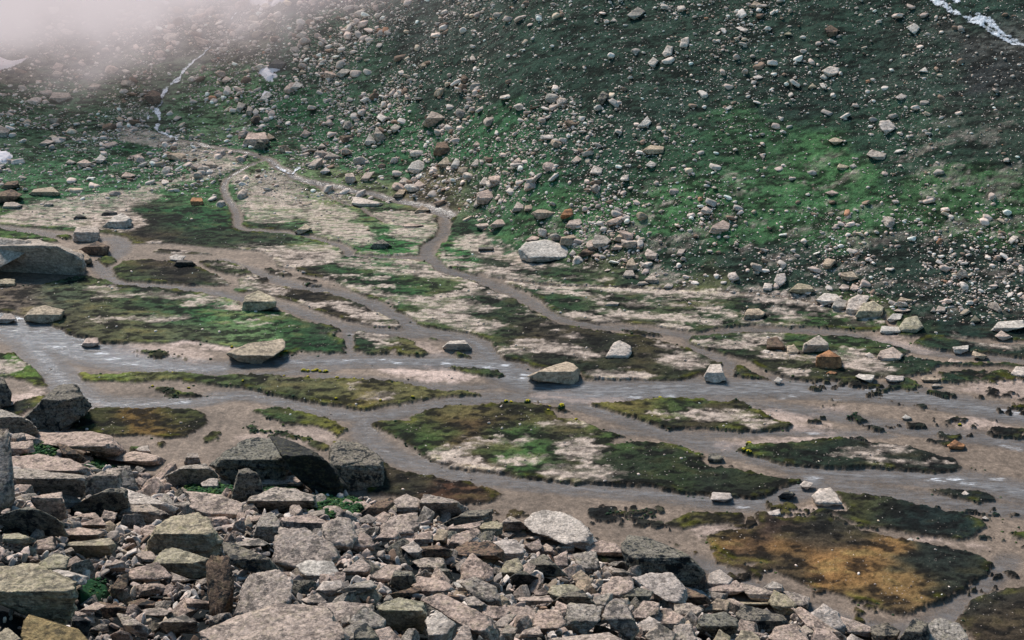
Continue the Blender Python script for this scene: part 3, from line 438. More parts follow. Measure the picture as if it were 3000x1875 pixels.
def mesh_np(name, v, f, mat, attrs=None, smooth=True):
    me = bpy.data.meshes.new(name); n = f.shape[1]
    me.vertices.add(len(v)); me.vertices.foreach_set('co', np.ascontiguousarray(v, dtype=np.float32).ravel())
    me.loops.add(f.size); me.loops.foreach_set('vertex_index', np.ascontiguousarray(f, dtype=np.int32).ravel())
    me.polygons.add(len(f)); me.polygons.foreach_set('loop_start', np.arange(0, f.size, n, dtype=np.int32))
    if smooth: me.polygons.foreach_set('use_smooth', np.ones(len(f), bool))
    for k, a in (attrs or {}).items():
        if a.ndim == 2:
            at = me.attributes.new(k, 'FLOAT_COLOR', 'POINT'); at.data.foreach_set('color', np.concatenate([a, np.ones((len(a), 1))], 1).astype(np.float32).ravel())
        else:
            at = me.attributes.new(k, 'FLOAT', 'POINT'); at.data.foreach_set('value', a.astype(np.float32))
    me.update(calc_edges=True); me.materials.append(mat)
    return me
def link(name, me, label, cat=None, group=None, kind=None, loc=(0, 0, 0)):
    o = bpy.data.objects.new(name, me); COL.objects.link(o); o.location = loc
    if label: o['label'] = label
    if cat: o['category'] = cat
    if group: o['group'] = group
    if kind: o['kind'] = kind
    return o

# ------------------------------------------------------------------ materials
class NT:
    def __init__(s, name):
        s.m = bpy.data.materials.new(name); s.m.use_nodes = True; s.t = s.m.node_tree; s.t.nodes.clear()
    def n(s, typ, **k):
        nd = s.t.nodes.new(typ)
        for a, b in k.items(): setattr(nd, a, b)
        return nd
    def l(s, a, b): s.t.links.new(a, b)
    def noise(s, vec, scale, detail=4, rough=.55, w=None):
        n = s.n('ShaderNodeTexNoise'); n.inputs['Scale'].default_value = scale; n.inputs['Detail'].default_value = detail; n.inputs['Roughness'].default_value = rough
        s.l(vec, n.inputs['Vector']); return n.outputs['Fac']
    def ramp(s, fac, *st):
        r = s.n('ShaderNodeValToRGB'); e = r.color_ramp.elements
        while len(e) < len(st): e.new(.5)
        for el, (p, c) in zip(e, st):
            el.position = p; el.color = (c, c, c, 1) if not hasattr(c, '__len__') else (*c, 1)
        s.l(fac, r.inputs['Fac']); return r.outputs['Color']
    def mix(s, fac, a, b, mode='MIX'):
        m = s.n('ShaderNodeMix', data_type='RGBA', blend_type=mode)
        for sock, v in ((m.inputs[0], fac), (m.inputs[6], a), (m.inputs[7], b)):
            if isinstance(v, (int, float)): sock.default_value = v
            elif isinstance(v, tuple): sock.default_value = (*v, 1)
            else: s.l(v, sock)
        return m.outputs[2]
    def math(s, op, a, b=0.0):
        m = s.n('ShaderNodeMath', operation=op)
        for i, v in enumerate((a, b)):
            if isinstance(v, (int, float)): m.inputs[i].default_value = v
            else: s.l(v, m.inputs[i])
        return m.outputs[0]
    def out(s, bsdf, vol=None):
        o = s.n('ShaderNodeOutputMaterial')
        if bsdf is not None: s.l(bsdf, o.inputs['Surface'])
        if vol is not None: s.l(vol, o.inputs['Volume'])
    def bsdf(s, col, rough=.95, spec=.15, normal=None, alpha=None):
        b = s.n('ShaderNodeBsdfPrincipled')
        for k, v in (('Base Color', col), ('Roughness', rough), ('Specular IOR Level', spec), ('Normal', normal), ('Alpha', alpha)):
            if v is None: continue
            if isinstance(v, (int, float)): b.inputs[k].default_value = v
            elif isinstance(v, tuple): b.inputs[k].default_value = (*v, 1)
            else: s.l(v, b.inputs[k])
        return b.outputs[0]
    def bump(s, h, dist, strength=1.0):
        b = s.n('ShaderNodeBump'); b.inputs['Distance'].default_value = dist; b.inputs['Strength'].default_value = strength
        s.l(h, b.inputs['Height']); return b.outputs['Normal']

def mat_ground(name, fleck=0.0, bumpd=.10, stretch=(1, 1, 1), rough=.95, spec=.12, stem=0.0):
    m = NT(name); co = m.n('ShaderNodeTexCoord').outputs['Object']
    mp = m.n('ShaderNodeMapping'); mp.inputs['Scale'].default_value = stretch; m.l(co, mp.inputs['Vector']); v = mp.outputs[0]
    a = m.n('ShaderNodeAttribute', attribute_name='gcol').outputs['Color']
    n1 = m.noise(v, 2.2, 6, .65); n2 = m.noise(v, 9.0, 5, .7)
    c = m.mix(1.0, a, m.ramp(n2, (.25, .40), (.5, 1.0), (.75, 1.7)), 'MULTIPLY')
    c = m.mix(1.0, c, m.ramp(n1, (.3, .62), (.5, 1.0), (.7, 1.4)), 'MULTIPLY')
    if fleck > 0:
        vo = m.n('ShaderNodeTexVoronoi'); vo.inputs['Scale'].default_value = 3.6; m.l(co, vo.inputs['Vector'])
        d = m.ramp(vo.outputs['Distance'], (.13, 1.0), (.20, 0.0))
        cl = m.ramp(m.noise(co, .30, 3, .6), (.50, 0.0), (.64, 1.0))
        r = m.ramp(vo.outputs['Color'], (.55, 0.0), (.6, 1.0))
        f = m.math('MULTIPLY', m.math('MULTIPLY', d, cl), m.math('MULTIPLY', r, fleck))
        c = m.mix(f, c, tuple(lin((208, 192, 180))))
    h = m.math('ADD', m.math('MULTIPLY', n1, .7), m.math('MULTIPLY', n2, .5))
    m.out(m.bsdf(c, rough, spec, m.bump(h, bumpd))); return m.m
M_bed = mat_ground('riverbed_gravel', 0, .05, (1, 1, 1), .75, .25)
M_turf = mat_ground('valley_turf', .75, .16)  # white specks are blossoms and grit
M_hill = mat_ground('hillside_grass', .7, .35, (1, .8, 1.6))
M_scree = mat_ground('scree_shade_ground', 0, .2)
m = NT('snow'); co = m.n('ShaderNodeTexCoord').outputs['Object']; n = m.noise(co, 1.5, 5)
m.out(m.bsdf(m.mix(n, tuple(lin((205, 192, 192))), tuple(lin((240, 232, 232)))), .7, .3, m.bump(n, .15))); M_snow = m.m

def cut(sel):
    q = quads[sel]; u, inv = np.unique(q.ravel(), return_inverse=True); return u, inv.reshape(q.shape)
def region(name, sel, mat, label, cat, kind='structure'):
    if not sel.any(): return None
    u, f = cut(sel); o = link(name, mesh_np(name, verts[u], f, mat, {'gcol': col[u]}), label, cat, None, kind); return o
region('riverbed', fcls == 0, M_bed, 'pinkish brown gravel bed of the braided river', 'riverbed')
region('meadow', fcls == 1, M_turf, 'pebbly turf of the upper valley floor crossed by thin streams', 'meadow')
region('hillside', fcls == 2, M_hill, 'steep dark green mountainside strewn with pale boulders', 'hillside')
region('scree_ground', fcls == 3, M_scree, 'ground and grass between the foreground scree rocks, painted dark as crevice shade', 'scree slope')
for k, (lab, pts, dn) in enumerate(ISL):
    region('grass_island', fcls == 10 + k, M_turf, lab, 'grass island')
for k, (lab, pts) in enumerate(SNOW):
    sel = fcls == 100 + k
    if sel.any():
        u, f = cut(sel); link('snow_patch', mesh_np('snow_patch', verts[u], f, M_snow, {'gcol': col[u]}), lab, 'snow patch', 'old snow patches on the slope')

# ------------------------------------------------------------------ running water
def mat_water():
    m = NT('stream_water'); co = m.n('ShaderNodeTexCoord').outputs['Object']
    mp = m.n('ShaderNodeMapping'); mp.inputs['Scale'].default_value = (.55, 1.5, 1); m.l(co, mp.inputs['Vector'])
    n1 = m.noise(mp.outputs[0], 1.5, 6, .6); mp2 = m.n('ShaderNodeMapping'); mp2.inputs['Scale'].default_value = (.8, 3.0, 1); m.l(co, mp2.inputs['Vector']); n2 = m.noise(mp2.outputs[0], 1.6, 6, .72)
    dep = m.n('ShaderNodeAttribute', attribute_name='depth').outputs['Fac']; fo = m.n('ShaderNodeAttribute', attribute_name='foam').outputs['Fac']
    c = m.mix(n1, tuple(lin((98, 101, 104))), tuple(lin((164, 158, 155))))  # paler mix colour stands in for the sky's sheen on the water
    ft = m.ramp(m.math('ADD', m.math('MULTIPLY', fo, .30), m.math('MULTIPLY', n2, .8)), (.62, 0.0), (.74, 1.0))
    c = m.mix(ft, c, (.82, .82, .84))
    al = m.math('MAXIMUM', m.math('MULTIPLY', dep, m.ramp(n1, (.32, .35), (.66, 1.0))), m.math('MULTIPLY', ft, dep))
    h = m.math('ADD', n1, m.math('MULTIPLY', n2, .5))
    m.out(m.bsdf(c, .2, .6, m.bump(h, .07), al)); return m.m
M_water = mat_water()
wsel = (FL > -.35) & (etal < 0) & (L < .25); qs = wsel[quads].all(1)
u, f = cut(qs)
bedz = verts[u, 2]
wz = zbase(x[u], y[u])[0] - .06 - .045 + .02 * nb[u]
wz = np.maximum(wz, bedz + .008)
foam = np.zeros(len(u))
for a, b in zip(FX, FY): foam = np.maximum(foam, np.exp(-(((x[u] - a) / 1.3) ** 2 + ((y[u] - b) / .6) ** 2)))
steep = sstep(0, 2, dfoot[u]); foam = np.maximum(foam, .55 * steep)
dep = sstep(-.35, .9, FL[u] + .35 * nb[u]); dep = np.maximum(dep, sstep(0, .3, CHV[u]))
main = sstep(1.0, 2.2, FL[u]); foam = np.maximum(foam, .34 * main)
link('stream_water', mesh_np('stream_water', np.stack([x[u], y[u], wz], 1), f, M_water, {'depth': dep * (.45 + .5 * main), 'foam': foam}), 'shallow grey water running in braided channels over the gravel', 'stream', None, 'structure')

# ------------------------------------------------------------------ rocks
def ico(level):
    t = (1 + 5 ** .5) / 2
    v = [(-1, t, 0), (1, t, 0), (-1, -t, 0), (1, -t, 0), (0, -1, t), (0, 1, t), (0, -1, -t), (0, 1, -t), (t, 0, -1), (t, 0, 1), (-t, 0, -1), (-t, 0, 1)]
    f = [(0, 11, 5), (0, 5, 1), (0, 1, 7), (0, 7, 10), (0, 10, 11), (1, 5, 9), (5, 11, 4), (11, 10, 2), (10, 7, 6), (7, 1, 8), (3, 9, 4), (3, 4, 2), (3, 2, 6), (3, 6, 8), (3, 8, 9), (4, 9, 5), (2, 4, 11), (6, 2, 10), (8, 6, 7), (9, 8, 1)]
    v = np.array(v, float); v /= np.linalg.norm(v, axis=1)[:, None]; f = np.array(f)
    for _ in range(level):
        e = np.concatenate([f[:, [0, 1]], f[:, [1, 2]], f[:, [2, 0]]]); es = np.sort(e, 1)
        ue, inv = np.unique(es, axis=0, return_inverse=True); inv = inv.ravel()
        mid = v[ue[:, 0]] + v[ue[:, 1]]; mid /= np.linalg.norm(mid, axis=1)[:, None]
        k = len(v) + inv; n = len(f); a, b, c = k[:n], k[n:2 * n], k[2 * n:]
        v = np.concatenate([v, mid])
        f = np.concatenate([np.stack([f[:, 0], a, c], 1), np.stack([f[:, 1], b, a], 1), np.stack([f[:, 2], c, b], 1), np.stack([a, b, c], 1)])
    return v, f
ICO = {i: ico(i) for i in range(6)}

def polyhedron(v, planes, p=26):
    """radius multiplier for every direction v inside the half-spaces (n, d)"""
    N = np.array([q[0] for q in planes]); D = np.array([q[1] for q in planes])
    h = np.maximum(v @ N.T / D[None, :], 1e-4); mx = h.max(1)
    return 1.0 / (mx * (np.sum((h / mx[:, None]) ** p, 1)) ** (1.0 / p))
def roughen(pts, size, amp, seed, strata=0.0):
    q = pts / size
    k = 1 + amp * .5 * (.5 - 2 * np.abs(fbm3(q * 2.3 + seed * .7, 2, seed + 8))) + amp * .9 * fbm3(q * 1.5 + seed, 2, seed + 3) + amp * fbm3(q * 3.1 + seed, 4, seed) + amp * .6 * np.abs(fbm3(q * 7 + seed, 2, seed + 5))
    if strata:
        ax = np.array([.35 * math.sin(seed), .45 * math.cos(seed * 1.7), 1.0]); ax /= np.linalg.norm(ax)
        s = q @ ax * 9 + 1.2 * fbm3(q * 2, 2, seed + 9); st = _hash(np.floor(s), np.zeros_like(s), np.zeros_like(s), seed) - .5
        k = k + strata * st
    return pts * k[:, None]
def hull2(pts):
    pts = sorted(set((round(a, 2), round(b, 2)) for a, b in pts))
    def half(ps):
        h = []
        for q in ps:
            while len(h) > 1 and (h[-1][0] - h[-2][0]) * (q[1] - h[-2][1]) - (h[-1][1] - h[-2][1]) * (q[0] - h[-2][0]) <= 0: h.pop()
            h.append(q)
        return h[:-1]
    return half(pts) + half(pts[::-1])

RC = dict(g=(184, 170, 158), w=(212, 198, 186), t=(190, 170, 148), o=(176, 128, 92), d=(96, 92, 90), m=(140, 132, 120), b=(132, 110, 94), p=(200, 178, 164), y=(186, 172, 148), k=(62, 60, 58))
def mat_rock(name, colr, lichen=.35, blotch=.5, sc=1.0, bumpd=.06):
    m = NT(name); co = m.n('ShaderNodeTexCoord').outputs['Object']; rnd = m.n('ShaderNodeObjectInfo').outputs['Random']
    ofs = m.n('ShaderNodeCombineXYZ')
    for i in range(3): m.l(m.math('MULTIPLY', rnd, 37.0 + 13 * i), ofs.inputs[i])
    va = m.n('ShaderNodeVectorMath', operation='ADD'); m.l(co, va.inputs[0]); m.l(ofs.outputs[0], va.inputs[1]); v = va.outputs[0]
    c0 = tuple(lin(colr))
    n1 = m.noise(v, 1.1 * sc, 5, .6); n2 = m.noise(v, 6.0 * sc, 5, .7); n3 = m.noise(v, 2.6 * sc, 6, .75)
    c = m.mix(1.0, c0, m.ramp(n1, (.25, .68), (.5, 1.0), (.75, 1.22)), 'MULTIPLY')
    c = m.mix(1.0, c, m.ramp(n2, (.28, .42), (.5, 1.0), (.74, 1.6)), 'MULTIPLY')
    tint = m.ramp(rnd, (0.0, (.86, .84, .84)), (.35, (1, .95, .9)), (.7, (.92, .95, .94)), (1.0, (1.1, 1.04, 1.0)))
    c = m.mix(1.0, c, tint, 'MULTIPLY')
    if lichen:
        lf = m.math('MULTIPLY', m.ramp(n3, (.5, 0.0), (.64, 1.0)), lichen)
        c = m.mix(lf, c, tuple(lin((160, 152, 112))))
    if blotch:
        bn = m.noise(v, 4.5 * sc, 8, .8)
        bf = m.math('MULTIPLY', m.ramp(bn, (.50, 0.0), (.56, 1.0)), blotch)
        c = m.mix(bf, c, tuple(lin((26, 34, 42))))
    if blotch:
        b2 = m.noise(v, 1.15 * sc, 9, .72); c = m.mix(m.math('MULTIPLY', m.ramp(b2, (.54, 0.0), (.57, 1.0)), min(1, blotch * 1.25)), c, tuple(lin((32, 38, 42))))
    mp = m.n('ShaderNodeMapping'); mp.inputs['Scale'].default_value = (1.0, 1.3, 6.0); mp.inputs['Rotation'].default_value = (.3, .2, 0); m.l(v, mp.inputs['Vector'])
    st = m.noise(mp.outputs[0], 1.3 * sc, 4, .6)
    crack = m.ramp(st, (.36, .5), (.42, 1.0)); c = m.mix(.8, c, crack, 'MULTIPLY')
    vc = m.n('ShaderNodeTexVoronoi', feature='DISTANCE_TO_EDGE'); vc.inputs['Scale'].default_value = 1.5 * sc; wv = m.n('ShaderNodeVectorMath', operation='ADD'); m.l(mp.outputs[0], wv.inputs[0]); m.l(n3, wv.inputs[1]); m.l(wv.outputs[0], vc.inputs['Vector'])
    ck_ = m.ramp(vc.outputs['Distance'], (.0, .0), (.035, 1.0)); c = m.mix(.18, c, ck_, 'MULTIPLY')
    h = m.math('ADD', m.math('ADD', m.math('MULTIPLY', n3, 1.3), m.math('MULTIPLY', n2, .7)), m.math('ADD', m.math('MULTIPLY', st, 1.0), m.math('MULTIPLY', ck_, .08)))
    m.out(m.bsdf(c, .92, .2, m.bump(h, bumpd))); return m.m
MS = {k: mat_rock('scree_rock_' + n, (168, 146, 104) if k == 'o' else RC[k], li, bl, 1.0, .12) for k, n, li, bl in (('g', 'grey', .35, .55), ('p', 'pinkish', .3, .45), ('w', 'white', .1, .3), ('t', 'tan', .4, .4), ('m', 'mossy', .3, .75), ('d', 'dark', .35, .7), ('y', 'yellow_lichen', .6, .4), ('o', 'orange', .2, .4), ('b', 'brown', .3, .7), ('k', 'black', .3, .3))}
MB = {k: mat_rock('boulder_' + n, RC[k], li, bl, .55, .12) for k, n, li, bl in (('g', 'grey', .15, .25), ('p', 'pinkish', .08, .2), ('w', 'white', .05, .2), ('t', 'tan', .12, .3), ('m', 'mossy', .4, .7), ('d', 'dark', .3, .4), ('y', 'yellowish', .4, .4), ('o', 'orange', 0, .35), ('b', 'brown', .2, .5), ('k', 'black', .3, .3))}

